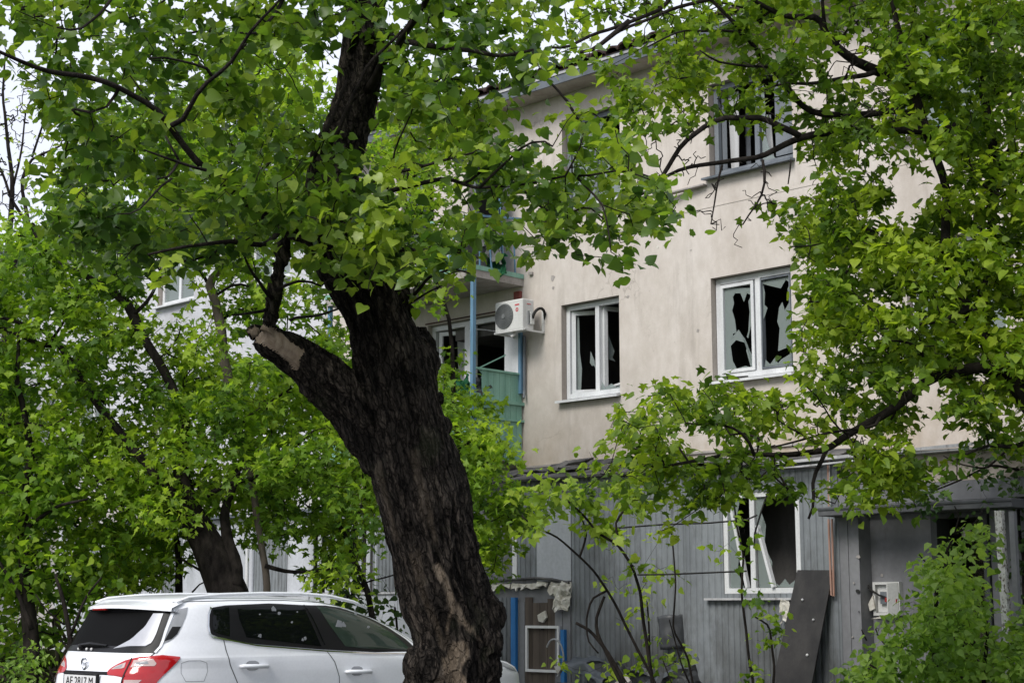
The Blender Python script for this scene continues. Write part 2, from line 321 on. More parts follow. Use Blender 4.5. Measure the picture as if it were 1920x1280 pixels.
for k in range(24):
    if 12 <= k <= 13: continue
    x = -24 + 2 * k
    o = part('kerb', MB().hexa([(x, 10.12, -.1), (x + 1.98, 10.12, -.1), (x + 1.98, 10.27, -.1), (x, 10.27, -.1), (x, 10.12, .10), (x + 1.98, 10.12, .10), (x + 1.98, 10.27, .10), (x, 10.27, .10)]), 'kerb_stone', kind='structure')

# ------------------------------------------------------------------ the damaged apartment building
bld = thing('apartment_building', 'three storey beige stucco apartment building with blown out windows behind the trees', 'building', F(7, 0))
def holes_wall(mb, s0, s1, z0, z1, o, holes, depth):
    ss = sorted({s0, s1, *[h[0] for h in holes], *[h[1] for h in holes]}); zs = sorted({z0, z1, *[h[2] for h in holes], *[h[3] for h in holes]})
    for a, b in zip(ss, ss[1:]):
        for c, d in zip(zs, zs[1:]):
            ms, mz = (a + b) / 2, (c + d) / 2
            if any(h[0] < ms < h[1] and h[2] < mz < h[3] for h in holes): continue
            mb.add([F(a, c, o), F(b, c, o), F(b, d, o), F(a, d, o)], [(0, 1, 2, 3)])
W2 = (-.71, .60, 4.45, 5.87); W1 = (2.25, 3.38, 4.45, 5.87)
W3 = (-.80, .58, 7.27, 8.60); W4 = (-3.55, -2.28, 7.22, 8.6); W5 = (2.2, 3.35, 7.3, 8.7); W6 = (-3.7, -2.4, 4.45, 5.87)
BD2 = (4.52, 6.32, 4.55, 5.93); BD2b = (4.52, 5.36, 3.80, 4.55)
BD3 = (4.62, 5.40, 6.46, 8.62); BW3 = (6.2, 7.0, 7.2, 8.72)
holes = [W1, W2, W3, W4, W5, W6, BD2, BD2b, BD3, BW3]
far_w = []
for s0 in (10.0, 13.0, 16.0, 19.0):
    for z0 in (4.45, 7.28): far_w.append((s0, s0 + 1.25, z0, z0 + 1.35))
near_w = [(-6.9, -5.6, 4.45, 5.87), (-6.9, -5.6, 7.27, 8.6)]
holes += far_w + near_w
mb = MB(); holes_wall(mb, -9, 22, -.3, 9.18, 0, holes, .2)
# returns at the ends and back
mb.add([F(22, -.3), F(22, -.3, -11), F(22, 9.18, -11), F(22, 9.18)], [(0, 1, 2, 3)])
mb.add([F(-9, -.3), F(-9, -.3, -11), F(-9, 9.18, -11), F(-9, 9.18)], [(0, 1, 2, 3)])
mb.add([F(-9, -.3, -11), F(22, -.3, -11), F(22, 9.18, -11), F(-9, 9.18, -11)], [(0, 1, 2, 3)])
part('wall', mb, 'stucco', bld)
# cracks and a shallow band: render joint at each floor
mb = MB().fb(-9, 4.0, 6.86, 6.885, 0, .006); part('floor_joint', mb, 'stucco', bld)

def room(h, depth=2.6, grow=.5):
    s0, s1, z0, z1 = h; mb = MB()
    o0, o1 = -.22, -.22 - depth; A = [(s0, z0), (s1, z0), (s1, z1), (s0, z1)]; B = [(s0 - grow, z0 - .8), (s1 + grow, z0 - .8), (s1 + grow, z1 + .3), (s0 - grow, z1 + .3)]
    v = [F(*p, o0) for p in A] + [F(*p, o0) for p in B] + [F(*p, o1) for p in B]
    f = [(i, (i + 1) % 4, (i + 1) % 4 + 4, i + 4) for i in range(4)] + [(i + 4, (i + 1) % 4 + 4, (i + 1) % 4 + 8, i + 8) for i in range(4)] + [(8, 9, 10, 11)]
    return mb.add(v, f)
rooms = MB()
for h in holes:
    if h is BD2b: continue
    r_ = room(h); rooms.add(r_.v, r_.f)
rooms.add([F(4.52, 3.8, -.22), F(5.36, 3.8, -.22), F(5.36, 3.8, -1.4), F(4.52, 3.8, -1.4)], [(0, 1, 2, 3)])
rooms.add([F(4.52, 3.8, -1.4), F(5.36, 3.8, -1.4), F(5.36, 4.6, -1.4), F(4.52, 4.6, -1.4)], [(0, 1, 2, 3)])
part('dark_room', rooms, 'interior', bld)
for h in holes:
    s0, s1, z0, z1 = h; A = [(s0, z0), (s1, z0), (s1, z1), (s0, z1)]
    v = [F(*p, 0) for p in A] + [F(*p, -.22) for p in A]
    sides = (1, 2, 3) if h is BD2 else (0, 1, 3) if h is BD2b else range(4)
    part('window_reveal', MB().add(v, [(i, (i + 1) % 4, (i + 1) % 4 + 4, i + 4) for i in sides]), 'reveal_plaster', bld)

def frame_mb(s0, s1, z0, z1, o0, o1, t, muls=()):
    mb = MB(); mb.fb(s0, s1, z1 - t, z1, o0, o1); mb.fb(s0, s1, z0, z0 + t, o0, o1)
    mb.fb(s0, s0 + t, z0 + t, z1 - t, o0, o1); mb.fb(s1 - t, s1, z0 + t, z1 - t, o0, o1)
    for m_ in muls: mb.fb(m_ - t * .55, m_ + t * .55, z0 + t, z1 - t, o0, o1)
    return mb
def shard(parent, s0, s1, z0, z1, o, poly, name='glass_shard'):
    pts = [F(s0 + (s1 - s0) * u, z0 + (z1 - z0) * v, o) for u, v in poly]
    return part(name, MB().slab(pts, .005, N), 'dusty_glass', parent)
def jag(edge, n, amp, rr):        # a broken edge: points wandering along a line
    (x0, y0), (x1, y1) = edge; out_ = []
    for i in range(n + 1):
        t_ = i / n; j = rr.uniform(-amp, amp) if 0 < i < n else 0
        out_.append((x0 + (x1 - x0) * t_ + j * (y1 - y0) / max(.01, math.hypot(x1 - x0, y1 - y0)), y0 + (y1 - y0) * t_ - j * (x1 - x0) / max(.01, math.hypot(x1 - x0, y1 - y0))))
    return out_
def sill(parent, s0, s1, z, o1=.10, t=.035, material='white_pvc'):
    mb = MB(); mb.hexa([F(s0, z - t, -.14), F(s1, z - t, -.14), F(s1, z - t - .03, o1), F(s0, z - t - .03, o1), F(s0, z, -.14), F(s1, z, -.14), F(s1, z - .03, o1), F(s0, z - .03, o1)])
    return part('sill', mb, material, parent)

# window 2 (right): two sashes full of hanging shards
s0, s1, z0, z1 = W2
fr = part('window', frame_mb(s0 + .0, s1 - .01, z0 + .03, z1 - .01, -.17, -.10, .075, (-.10,)), 'white_pvc', bld, label='white plastic window with large hanging shards of glass')
part('sash', frame_mb(-.04, s1 - .09, z0 + .11, z1 - .10, -.165, -.085, .045), 'white_pvc', fr)
part('sash', frame_mb(s0 + .08, -.15, z0 + .11, z1 - .10, -.165, -.085, .02), 'grey_pvc', fr)
gl = (.005, .46, z0 + .14, z1 - .14)      # u=1 is the left of the picture
shard(fr, *gl, -.12, [(1, 1), (.35, .97), (.0, .95), (.02, .86), (.18, .90), (.30, .80), (.42, .91), (.62, .92), (.70, .88), (.66, .80), (.74, .72), (.64, .60), (.60, .45), (.74, .44), (.70, .40), (1, .33)])
shard(fr, *gl, -.12, [(1, .33), (.70, .42), (.52, .48), (.42, .42), (.30, .36), (.12, .20), (.0, .12), (.0, .0), (.12, .03), (.26, .22), (.20, .28), (.34, .32), (.62, .36), (.82, .30), (1, .26)])
shard(fr, *gl, -.12, [(1, .26), (.82, .30), (.76, .12), (.62, .02), (.30, .04), (.0, .0), (1, .0)])
shard(fr, *gl, -.12, [(.0, .95), (.0, .60), (.10, .66), (.14, .80), (.03, .86)])
shard(fr, *gl, -.115, [(.0, .60), (.10, .66), (.16, .44), (.22, .38), (.17, .36), (.06, .50)])
gl = (s0 + .10, -.17, z0 + .14, z1 - .13)
shard(fr, *gl, -.12, [(1, 1), (.0, 1), (.02, .93), (.15, .97), (.34, .88), (.50, .90), (.80, .94), (1, .97)])
shard(fr, *gl, -.12, [(.0, .93), (.10, .86), (.06, .70), (.22, .62), (.30, .72), (.42, .66), (.50, .50), (.42, .42), (.46, .30), (.50, .16), (.0, .20)])
shard(fr, *gl, -.12, [(1, .97), (.92, .86), (.95, .72), (.84, .68), (.93, .60), (1, .55)])
shard(fr, *gl, -.12, [(1, .0), (.96, .08), (.80, .02), (.62, .09), (.52, .02), (.40, .06), (.0, .12), (.0, .0)])
part('curtain', MB().slab([F(-.42, 4.72, -.34), F(-.60, 4.70, -.34), F(-.62, 5.5, -.34), F(-.50, 5.55, -.34), F(-.46, 5.1, -.34)], .01, N), 'curtain', fr)
sill(fr, s0 - .03, s1 + .04, z0 + .02)
part('fallen_glazing_bar', MB().bar(F(.05, 4.47, -.05), F(.30, 4.46, .09), .05, .03), 'cable_black', fr)

# window 1 (left): casements swung into the room
s0, s1, z0, z1 = W1
fr = part('window', frame_mb(s0, s1 - .01, z0 + .03, z1 - .01, -.17, -.10, .07, (2.76,)), 'white_pvc', bld, label='white plastic window with both casements blown inwards')
def swung(parent, hinge_s, w_, z0, z1, ang, sgn, t=.06, material='white_pvc', o=-.17):
    a = math.radians(ang); dv = D * sgn * math.cos(a) - N * math.sin(a); base = F(hinge_s, 0, o); q = MB()
    nn = np.cross(dv, ZV)
    def bx(u0, u1, a0, a1):
        c = []
        for zz in (a0, a1):
            for u_, k_ in ((u0, 0), (u1, 0), (u1, .05), (u0, .05)): c.append(base + dv * u_ + nn * k_ + ZV * zz)
        q.hexa(c)
    bx(0, w_, z1 - t, z1); bx(0, w_, z0, z0 + t); bx(0, t, z0 + t, z1 - t); bx(w_ - t, w_, z0 + t, z1 - t)
    return part('sash', q, material, parent), base, dv
swung(fr, s1 - .07, .48, z0 + .1, z1 - .09, 28, -1)
_, bs, dv = swung(fr, 2.72, .42, z0 + .08, z1 - .08, 72, -1)
part('glass_shard', MB().slab([bs - N * .05 + dv * a + ZV * zz for a, zz in ((.05, 5.4), (.13, 5.2), (.16, 5.15), (.12, 5.05), (.17, 5.0), (.06, 5.02))], .005, N), 'dusty_glass', fr)
shard(fr, 2.80, 3.3, z0 + .1, z1 - .1, -.3, [(.55, .52), (.40, .40), (.36, .30), (.42, .34), (.50, .34), (.58, .38)])
shard(fr, 2.80, 3.3, z0 + .1, z1 - .1, -.19, [(1, 0), (.86, 1), (.80, .9), (.78, .5), (.70, .3), (.74, .05)])
shard(fr, s0 + .06, 2.74, z0 + .1, z1 - .1, -.13, [(1, 0), (.9, .10), (.78, .03), (.5, .07), (.3, .02), (0, .04), (0, 0)])
part('fallen_glazing_bar', MB().bar(F(2.30, 4.66, -.25), F(2.60, 4.60, -.2), .03), 'white_pvc', fr)
part('torn_gasket', MB().tube([F(2.26, 5.30, -.08), F(2.235, 5.2, -.03), F(2.25, 5.08, -.05), F(2.24, 5.0, -.06)], .018, 5), 'cable_black', fr)
sill(fr, s0 - .02, s1 + .05, z0 + .02)
part('drip_edge', MB().fb(s0 - .02, s1 + .03, z0 - .035, z0 - .02, 0.0, .05), 'ink_black', fr)

# third floor window, grey weathered frame
s0, s1, z0, z1 = W3
fr = part('window', frame_mb(s0, s1 - .02, z0 + .03, z1 - .01, -.17, -.10, .07, (-.16,)), 'grey_pvc', bld, label='weathered grey window with a hanging curtain')
part('curtain', MB().slab([F(.40, z0 + .1, -.26), F(.26, z0 + .1, -.24), F(.25, z1 - .1, -.26), F(.42, z1 - .1, -.24)], .01, N), 'curtain', fr)
part('curtain', MB().slab([F(-.30, z0 + .1, -.28), F(-.16, z0 + .1, -.28), F(-.19, z0 + .8, -.28), F(-.26, z0 + .78, -.28)], .01, N), 'curtain', fr)
part('shutter', MB().fb(-.78, -.46, z0 + .12, z1 - .1, -.15, -.10), 'grey_pvc', fr)
swung(fr, s1 - .1, .4, z0 + .1, z1 - .09, 60, -1, .05, 'grey_pvc')
shard(fr, -.44, -.22, z0 + .1, z1 - .1, -.13, [(1, 0), (1, .9), (.8, .95), (.7, .6), (.82, .4), (.6, .2), (.3, .06), (0, 0)])
sill(fr, s0 - .03, s1 + .06, z0 + .02, .12, .03, 'fascia_metal')
part('torn_sill_strip', MB().bar(F(s1 + .05, z0 - .09, .04), F(s1 + .75, z0 - .12, .10), .10, .02), 'concrete', fr)

for h, mt_, lb in ((W4, 'blue_paint', 'blue painted window behind the right tree'), (W5, 'grey_pvc', 'dark third floor window behind leaves'), (W6, 'white_pvc', 'white window hidden behind the right tree'),
              (near_w[0], 'white_pvc', None), (near_w[1], 'white_pvc', None), *[(h, 'white_pvc', None) for h in far_w]):
    s0, s1, z0, z1 = h
    fr = part('window', frame_mb(s0, s1 - .02, z0 + .03, z1 - .01, -.17, -.10, .07, ((s0 + s1) / 2,)), mt_, bld, label=lb)
    q = MB()
    for a, b in ((s0 + .08, (s0 + s1) / 2 - .05), ((s0 + s1) / 2 + .05, s1 - .1)):
        p = part('pane', MB().slab([F(a, z0 + .1, -.13), F(b, z0 + .1, -.13), F(b, z1 - .1, -.13), F(a, z1 - .1 - R.uniform(0, .4), -.13)], .005, N), 'dusty_glass', fr)
    sill(fr, s0 - .03, s1 + .05, z0 + .02, .12)

for k in range(24):
    s_, z_ = R.uniform(-4.2, 4.0), R.uniform(3.7, 9.0)
    if any(h[0] - .1 < s_ < h[1] + .1 and h[2] - .15 < z_ < h[3] + .1 for h in holes): continue
    r_ = R.uniform(.008, .03) * (1.6 if R.random() < .15 else 1); part('plaster_chip', MB().slab([F(s_ + r_ * math.cos(a) * R.uniform(.5, 1.4), z_ + r_ * math.sin(a) * R.uniform(.5, 1.3), .004) for a in np.linspace(0, 5.5, 7)], .003, N), 'concrete' if k % 4 else 'foam', bld)
# balcony window and door on the second floor
q = MB(); q.fb(4.52, 6.32, 5.84, 5.92, -.17, -.10); q.fb(6.24, 6.32, 4.56, 5.84, -.17, -.10); q.fb(5.34, 5.56, 4.56, 5.84, -.17, -.10); q.fb(5.56, 6.24, 4.56, 4.63, -.17, -.10)
q.fb(4.52, 4.58, 3.80, 5.84, -.17, -.10); q.fb(5.30, 5.36, 3.80, 4.56, -.17, -.10)
fr = part('window', q, 'white_pvc', bld, label='white window and balcony door standing open under the upper balcony')
swung(fr, 6.20, .62, 4.64, 5.82, 20, -1)
part('door_leaf', MB().fb(4.20, 4.50, 3.82, 5.86, .03, .07), 'white_pvc', fr)
part('curtain', MB().slab([F(6.05, 4.66, -.45), F(5.9, 4.66, -.43), F(5.93, 5.7, -.45), F(6.08, 5.7, -.43)], .01, N), 'curtain', fr)
part('ceiling_lamp', MB().ball(F(4.95, 5.42, -1.1), .09, 10, (1, 1, .8)).bar(F(4.75, 5.44, -1.1), F(5.15, 5.46, -1.1), .10, .012), 'brown_board', fr)
part('frame_top_trim', MB().fb(4.52, 6.36, 5.945, 5.965, 0, .02), 'roof_tile', fr)
part('loose_rod', MB().tube([F(5.3, 5.75, .05), F(4.9, 5.68, .1), F(4.55, 5.60, .2)], .008, 5), 'flashing', fr)
# third floor balcony door, window
q = frame_mb(4.62, 5.38, 6.48, 8.6, -.17, -.10, .06); fr = part('window', q, 'grey_pvc', bld, label='third floor balcony door frame')
part('door_leaf', MB().hexa([F(4.62, 6.5, .02), F(4.30, 6.5, .35), F(4.32, 6.5, .38), F(4.64, 6.5, .06), F(4.62, 8.3, .02), F(4.30, 8.3, .35), F(4.32, 8.3, .38), F(4.64, 8.3, .06)]), 'blue_paint', fr)
q = frame_mb(6.2, 6.98, 7.22, 8.7, -.17, -.10, .06, (6.6,)); part('window', q, 'grey_pvc', bld, label='empty third floor window beside the balcony')
part('lintel', MB().fb(4.5, 5.5, 8.64, 8.72, 0, .02), 'reveal_plaster', bld)

# balconies
def balcony(zf, s0, s1, dep, boards_side, boards_front, label):
    b = part('balcony', MB().fb(s0, s1, zf - .13, zf, 0.002, dep), 'concrete', bld, label=label); 
    part('edge_strip', MB().fb(s0 - .01, s1, zf - .02, zf + .05, dep, dep + .015).fb(s0 - .015, s0, zf - .02, zf + .05, 0.01, dep + .015), 'green_paint', b)
    return b
b3 = balcony(6.40, 4.16, 7.6, 1.08, 0, 0, 'upper balcony with torn railing and debris')
b2 = balcony(3.72, 4.20, 7.6, 1.06, 1, 1, 'lower balcony closed with green boards')
for s_, o_ in ((4.19, 1.06), (7.56, 1.04)):
    part('post', MB().fb(s_ - .03, s_ + .03, 3.72, 6.27, o_ - .06, o_), 'blue_paint', b2)
part('post', MB().fb(4.13, 4.18, 4.62, 5.55, .05, .10), 'blue_paint', b2)
part('down_pipe', MB().tube([F(4.10, 5.5, .05), F(4.10, 4.66, .05), F(4.08, 4.55, .08)], .02, 7), 'grey_pvc', b2)
x = .03; k = 0
while x < 1.0:
    wd = .118; tp = 4.92 - .02 * R.random(); 
    if x > .74: tp = 4.55 + .1 * R.random()
    part('board', MB().fb(4.175, 4.195, 3.60 + .02 * R.random(), tp, x, x + wd - .006), 'green_paint', b2); x += wd; k += 1
part('rail', MB().fb(4.14, 4.175, 4.44, 4.49, -.0, 1.1), 'green_paint', b2); part('rail', MB().fb(4.145, 4.172, 4.19, 4.225, .0, 1.08), 'green_paint', b2)
part('rail', MB().fb(4.15, 4.19, 4.90, 4.93, .02, 1.0), 'green_paint', b2)
part('rail', MB().bar(F(4.18, 4.93, .9), F(4.3, 5.2, .25), .015), 'green_paint', b2)
part('rail', MB().bar(F(4.18, 4.93, .95), F(4.2, 4.45, .35), .015), 'green_paint', b2)
x = 4.30
while x < 7.5:
    if R.random() < .9: part('board', MB().fb(x, x + .11, 3.62, 4.45 + (.0 if x < 5 else .35) * R.uniform(.6, 1), 1.03, 1.05), 'green_paint', b2)
    x += .118
part('rail', MB().fb(4.2, 7.6, 4.46, 4.50, 1.055, 1.09), 'green_paint', b2)
# crumpled netting and cloth over the lower rail, debris on the upper balcony
def crumple(name, c, ds, dz, do, n, amp, material, parent, seed, th=.012, kind=None):
    mb = MB(); vs = []; fs = []
    for j in range(n + 1):
        for i in range(n + 1):
            u, v = i / n - .5, j / n - .5
            p = np.array(c) + np.array(ds) * u + np.array(dz) * v
            q_ = mnoise.noise_vector(Vector((u * 3 + seed, v * 3, seed * 1.7))); q2 = mnoise.noise_vector(Vector((u * 8 + seed, v * 8, seed)))
            p = p + np.array(q_) * amp + np.array(q2) * amp * .4 + np.array(do) * (u * u + v * v)
            vs.append(p)
    for j in range(n):
        for i in range(n):
            a = j * (n + 1) + i; fs.append((a, a + 1, a + n + 2, a + n + 1))
    o = part(name, mb.add(vs, fs), material, parent, kind); md = o.modifiers.new('thickness', 'SOLIDIFY'); md.thickness = th; return o
crumple('torn_netting', F(4.5, 4.62, .95), D * .55, ZV * .36, N * .1, 14, .12, 'green_cloth', b2, 3)
crumple('torn_netting', F(4.22, 4.62, .80), N * .40, ZV * .34, D * .05, 12, .10, 'dark_metal', b2, 9)
for k, (sx, zx, ox, lw, hh, mt_) in enumerate([(4.32, 6.62, .9, .55, .40, 'grey_cloth'), (4.30, 6.55, .5, .5, .35, 'green_cloth'), (4.9, 6.55, 1.0, .8, .35, 'blue_paint'), (5.6, 6.5, 1.0, .7, .25, 'flashing'), (6.2, 6.5, 1.05, .7, .25, 'blue_paint'), (4.25, 6.85, .6, .5, .55, 'grey_cloth')]):
    crumple('debris_sheet', F(sx, zx, ox), (D if k % 2 or sx > 4.5 else N) * lw, ZV * hh, N * .08, 10, .13, mt_, b3, 20 + k)
for k in range(9):
    s_ = R.uniform(4.2, 7.2); part('railing_bar', MB().bar(F(s_, 6.42, 1.03), F(s_ + R.uniform(-.15, .15), 7.3 - R.random() * .5, 1.03 + R.uniform(-.1, .15)), .018), 'blue_paint', b3)
for k in range(4): part('railing_bar', MB().bar(F(4.19, 6.42, .15 + .25 * k), F(4.19 + R.uniform(-.03, .1), 7.25 - .3 * R.random(), .15 + .25 * k), .018), 'blue_paint', b3)
part('rail', MB().bar(F(4.19, 7.32, .02), F(4.2, 7.2, 1.06), .04, .03), 'blue_paint', b3)
part('rail', MB().bar(F(4.2, 7.2, 1.06), F(7.6, 7.34, 1.06), .04, .03), 'green_paint', b3)
part('corner_post', MB().fb(5.40, 5.44, 6.4, 8.9, 1.0, 1.04), 'grey_pvc', b3)
part('down_pipe', MB().fb(3.95, 4.02, 6.42, 6.46, 0, .04), 'concrete', b3)

# eaves and tiled roof
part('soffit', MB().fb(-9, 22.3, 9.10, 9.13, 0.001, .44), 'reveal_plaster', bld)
part('fascia', MB().fb(-9, 22.3, 9.085, 9.27, .441, .47), 'fascia_metal', bld)
part('fascia_lip', MB().fb(-9, 22.3, 9.215, 9.25, .471, .485), 'flashing', bld)
roof = part('roof', MB().hexa([F(-9, 9.26, .46), F(22.3, 9.26, .46), F(22.3, 11.5, -5.6), F(-9, 11.5, -5.6), F(-9, 9.29, .47), F(22.3, 9.29, .47), F(22.3, 11.53, -5.6), F(-9, 11.53, -5.6)])
            .hexa([F(-9, 11.5, -5.6), F(22.3, 11.5, -5.6), F(22.3, 9.26, -11.4), F(-9, 9.26, -11.4), F(-9, 11.53, -5.6), F(22.3, 11.53, -5.6), F(22.3, 9.29, -11.4), F(-9, 9.29, -11.4)]), 'roof_tile', bld)
def tile_mesh():
    vs, fs = [], []; n = 8; w_ = .125
    for j, (ln, lift) in enumerate(((0, .0), (.42, -.012))):
        for i in range(n + 1):
            a = math.pi * i / n; vs.append((-math.cos(a) * w_ * (1 - .12 * j), ln, math.sin(a) * .075 + lift))
    for j, (ln, lift) in enumerate(((0, -.014), (.42, -.026))):
        for i in range(n + 1):
            a = math.pi * i / n; vs.append((-math.cos(a) * (w_ - .012) * (1 - .12 * j), ln, math.sin(a) * .062 + lift))
    m_ = n + 1
    for i in range(n): fs += [(i, i + 1, m_ + i + 1, m_ + i), (2 * m_ + i, 3 * m_ + i, 3 * m_ + i + 1, 2 * m_ + i + 1), (i, 2 * m_ + i, 2 * m_ + i + 1, i + 1)]
    me = bpy.data.meshes.new('tile'); me.from_pydata(vs, [], fs); me.materials.append(mat('roof_tile')); return me
tm = tile_mesh(); slope = math.atan2(11.5 - 9.26, 6.06)
B3 = Matrix((tuple(-D), tuple(-N), (0, 0, 1))).transposed().to_4x4()
for row in range(3):
    k = 0; s_ = -3.5
    while s_ < 9.0:
        s_ += .27
        if row == 0 and R.random() < .05: continue
        o = bpy.data.objects.new('tile', tm); COL.objects.link(o); o.parent = roof
        p = F(s_, 9.29 + row * .38 * math.sin(slope) + R.uniform(0, .012), .53 - row * .38 * math.cos(slope) + R.uniform(-.02, .02))
        o.matrix_basis = Matrix.Translation(Vector(p)) @ B3 @ Matrix.Rotation(slope + R.uniform(-.03, .03), 4, 'X') @ Matrix.Rotation(R.uniform(-.05, .05), 4, 'Z') @ Matrix.Rotation(R.uniform(-.06, .06), 4, 'Y')
crumple('torn_roof_edge', F(7.4, 9.45, .5), D * 1.1, ZV * .35, N * .1, 10, .14, 'roof_tile', bld, 51)
crumple('torn_roof_edge', F(7.9, 9.25, .55), D * .7, ZV * .3, N * .1, 10, .12, 'brown_board', bld, 57)

# ------------------------------------------------------------------ lean-to annex with ribbed metal cladding
anx = thing('lean_to_annex', 'grey ribbed metal lean-to with torn felt roof at the foot of the beige wall', 'annex', F(1.2, 0, .6))
def ribbed(s0, s1, z0, z1, o, pitch=.085, dpt=.014):
    mb = MB(); n = max(2, int((s1 - s0) / pitch)); vs = []; 
    for i in range(n):
        a = s0 + (s1 - s0) * i / n; p = (s1 - s0) / n
        for u, q_ in ((0, 0), (.30, 0), (.42, dpt), (.88, dpt)):
            vs.append((a + u * p, q_))
    vs.append((s1, 0)); m_ = len(vs)
    V = [F(s, z0, o + q_) for s, q_ in vs] + [F(s, z1, o + q_) for s, q_ in vs]
    return mb.add(V, [(i, i + 1, m_ + i + 1, m_ + i) for i in range(m_ - 1)])
G = (-1.42, -.28, 1.63, 2.86)
for a, b, c, d in ((1.30, 2.27, -.1, 3.2), (.31, 1.295, -.1, 3.2), (-.28, .305, -.1, 3.2), (-1.42, -.285, -.1, G[2]), (-1.42, -.285, G[3], 3.2), (-1.97, -1.425, -.1, 3.2), (2.92, 3.30, 1.85, 3.2), (3.4, 4.25, -.1, 1.6)):
    part('cladding_sheet', ribbed(a, b, c, d, 1.0 + R.uniform(0, .004)), 'sheet_metal', anx)
part('core_wall', MB().fb(-1.97, -1.43, -.1, 3.15, .90, .99).fb(-.27, 4.25, -.1, 3.15, .90, .99).fb(-1.43, -.27, -.1, 1.62, .90, .99).fb(-1.43, -.27, 2.87, 3.15, .90, .99), 'dark_grey_paint', anx)
part('dark_room', MB().add([F(-1.6, 1.2, .1), F(.2, 1.2, .1), F(.2, 3.1, .1), F(-1.6, 3.1, .1), F(-1.6, 1.2, .9), F(.2, 1.2, .9), F(.2, 3.1, .9), F(-1.6, 3.1, .9)], [(0, 1, 2, 3), (0, 1, 5, 4), (1, 2, 6, 5), (2, 3, 7, 6), (3, 0, 4, 7)]), 'interior', anx)
part('flat_panel', MB().fb(2.28, 2.915, 1.82, 2.98, 1.0, 1.015), 'pale_sheet', anx, label='pale flat panel')
part('flat_panel', MB().fb(2.28, 2.915, 2.985, 3.2, 1.0, 1.012), 'dark_grey_paint', anx)
part('white_strip', MB().fb(3.305, 3.39, 1.86, 3.1, 1.0, 1.02), 'white_frame', anx)
for k, s_ in enumerate(np.arange(2.30, 3.30, .142)):
    part('plank', MB().fb(s_, s_ + .136, -.1, 1.56 + R.uniform(-.06, .05), .995, 1.012 + R.uniform(0, .006)), 'brown_board' if k in (2, 3, 4, 5) else 'dark_grey_paint', anx)
rr = random.Random(5)
q = jag(((0, 0), (1, 0)), 22, .10, rr)
for k in range(13):
    a = 2.28 + k * .14 + rr.uniform(-.02, .02); wd = rr.uniform(.10, .2); zt = 1.80 - rr.uniform(0, .03); hgt = rr.uniform(.02, .09) if a > 2.6 else rr.uniform(.12, .26)
    pts = [F(a, zt, 1.03)] + [F(a + wd * t_, zt - hgt * (1 + rr.uniform(-.5, .4)), 1.04 + rr.uniform(0, .04)) for t_ in (.0, .3, .6, 1)] + [F(a + wd, zt + rr.uniform(-.01, .03), 1.03)]
    part('torn_insulation', MB().slab(pts, .03, N), 'foam', anx)
crumple('torn_insulation', F(2.42, 1.60, 1.06), D * .30, ZV * .36, N * .05, 12, .06, 'foam', anx, 71)
part('sagging_edge', MB().tube([F(4.2, 1.83, 1.04), F(3.4, 1.84, 1.05), F(2.9, 1.86, 1.05), F(2.6, 1.84, 1.06), F(2.28, 1.79, 1.06)], .022, 6), 'roof_felt', anx)
part('post', MB().fb(3.28, 3.37, -.1, 1.60, 1.02, 1.07), 'bright_blue_paint', anx); part('post', MB().fb(2.36, 2.43, -.1, 1.17, 1.02, 1.07), 'bright_blue_paint', anx)
hf = part('hatch_frame', frame_mb(2.47, 3.10, .60, 1.22, 1.03, 1.06, .035), 'white_frame', anx)
part('nail_plate', MB().fb(2.78, 2.82, 1.16, 1.185, 1.02, 1.04), 'cable_black', anx)
part('foam_scrap', MB().slab([F(2.74, 1.42, 1.05), F(2.87, 1.36, 1.06), F(2.85, 1.28, 1.06), F(2.78, 1.26, 1.05), F(2.70, 1.33, 1.06)], .03, N), 'foam', anx)
# window in the annex
gw = part('window', frame_mb(G[0], G[1], G[2], G[3], .93, .99, .065, (-.72,)), 'white_pvc', anx, label='broken ground floor window with fallen glazing bars')
part('glazing_bar', MB().bar(F(-.36, 2.80, .95), F(-.62, 1.70, .97), .055, .04), 'white_pvc', gw)
part('glazing_bar', MB().bar(F(-.79, 2.45, .97), F(-1.03, 1.70, 1.0), .055, .04), 'white_pvc', gw)
part('glass_shard', MB().slab([F(a, z, .955) for a, z in ((-.76, 2.79), (-.9, 2.79), (-.84, 2.6), (-.9, 2.45), (-.87, 2.2), (-.98, 2.0), (-.96, 1.8), (-1.1, 1.7), (-.78, 1.7))], .005, N), 'dusty_glass', gw)
part('glass_shard', MB().slab([F(a, z, .955) for a, z in ((-.35, 2.79), (-.52, 2.79), (-.45, 2.5), (-.5, 2.2), (-.46, 1.9), (-.55, 1.7), (-.35, 1.7))], .005, N), 'dusty_glass', gw)
part('glass_shard', MB().slab([F(a, z, .955) for a, z in ((-1.05, 1.70), (-1.16, 1.80), (-1.22, 1.73), (-1.30, 1.78), (-1.35, 1.7))], .005, N), 'dusty_glass', gw)
part('sill', MB().fb(G[0] - .05, G[1] + .25, 1.55, 1.575, 1.0, 1.09), 'flashing', gw)
part('torn_gasket', MB().tube([F(-.98, 2.86, 1.0), F(-.90, 2.6, 1.05), F(-.80, 2.35, 1.05), F(-.78, 2.2, 1.04)], .012, 5), 'cable_black', gw)
crumple('torn_insulation', F(-1.24, 1.42, 1.06), D * .14, ZV * .26, N * .05, 8, .04, 'foam', anx, 91)
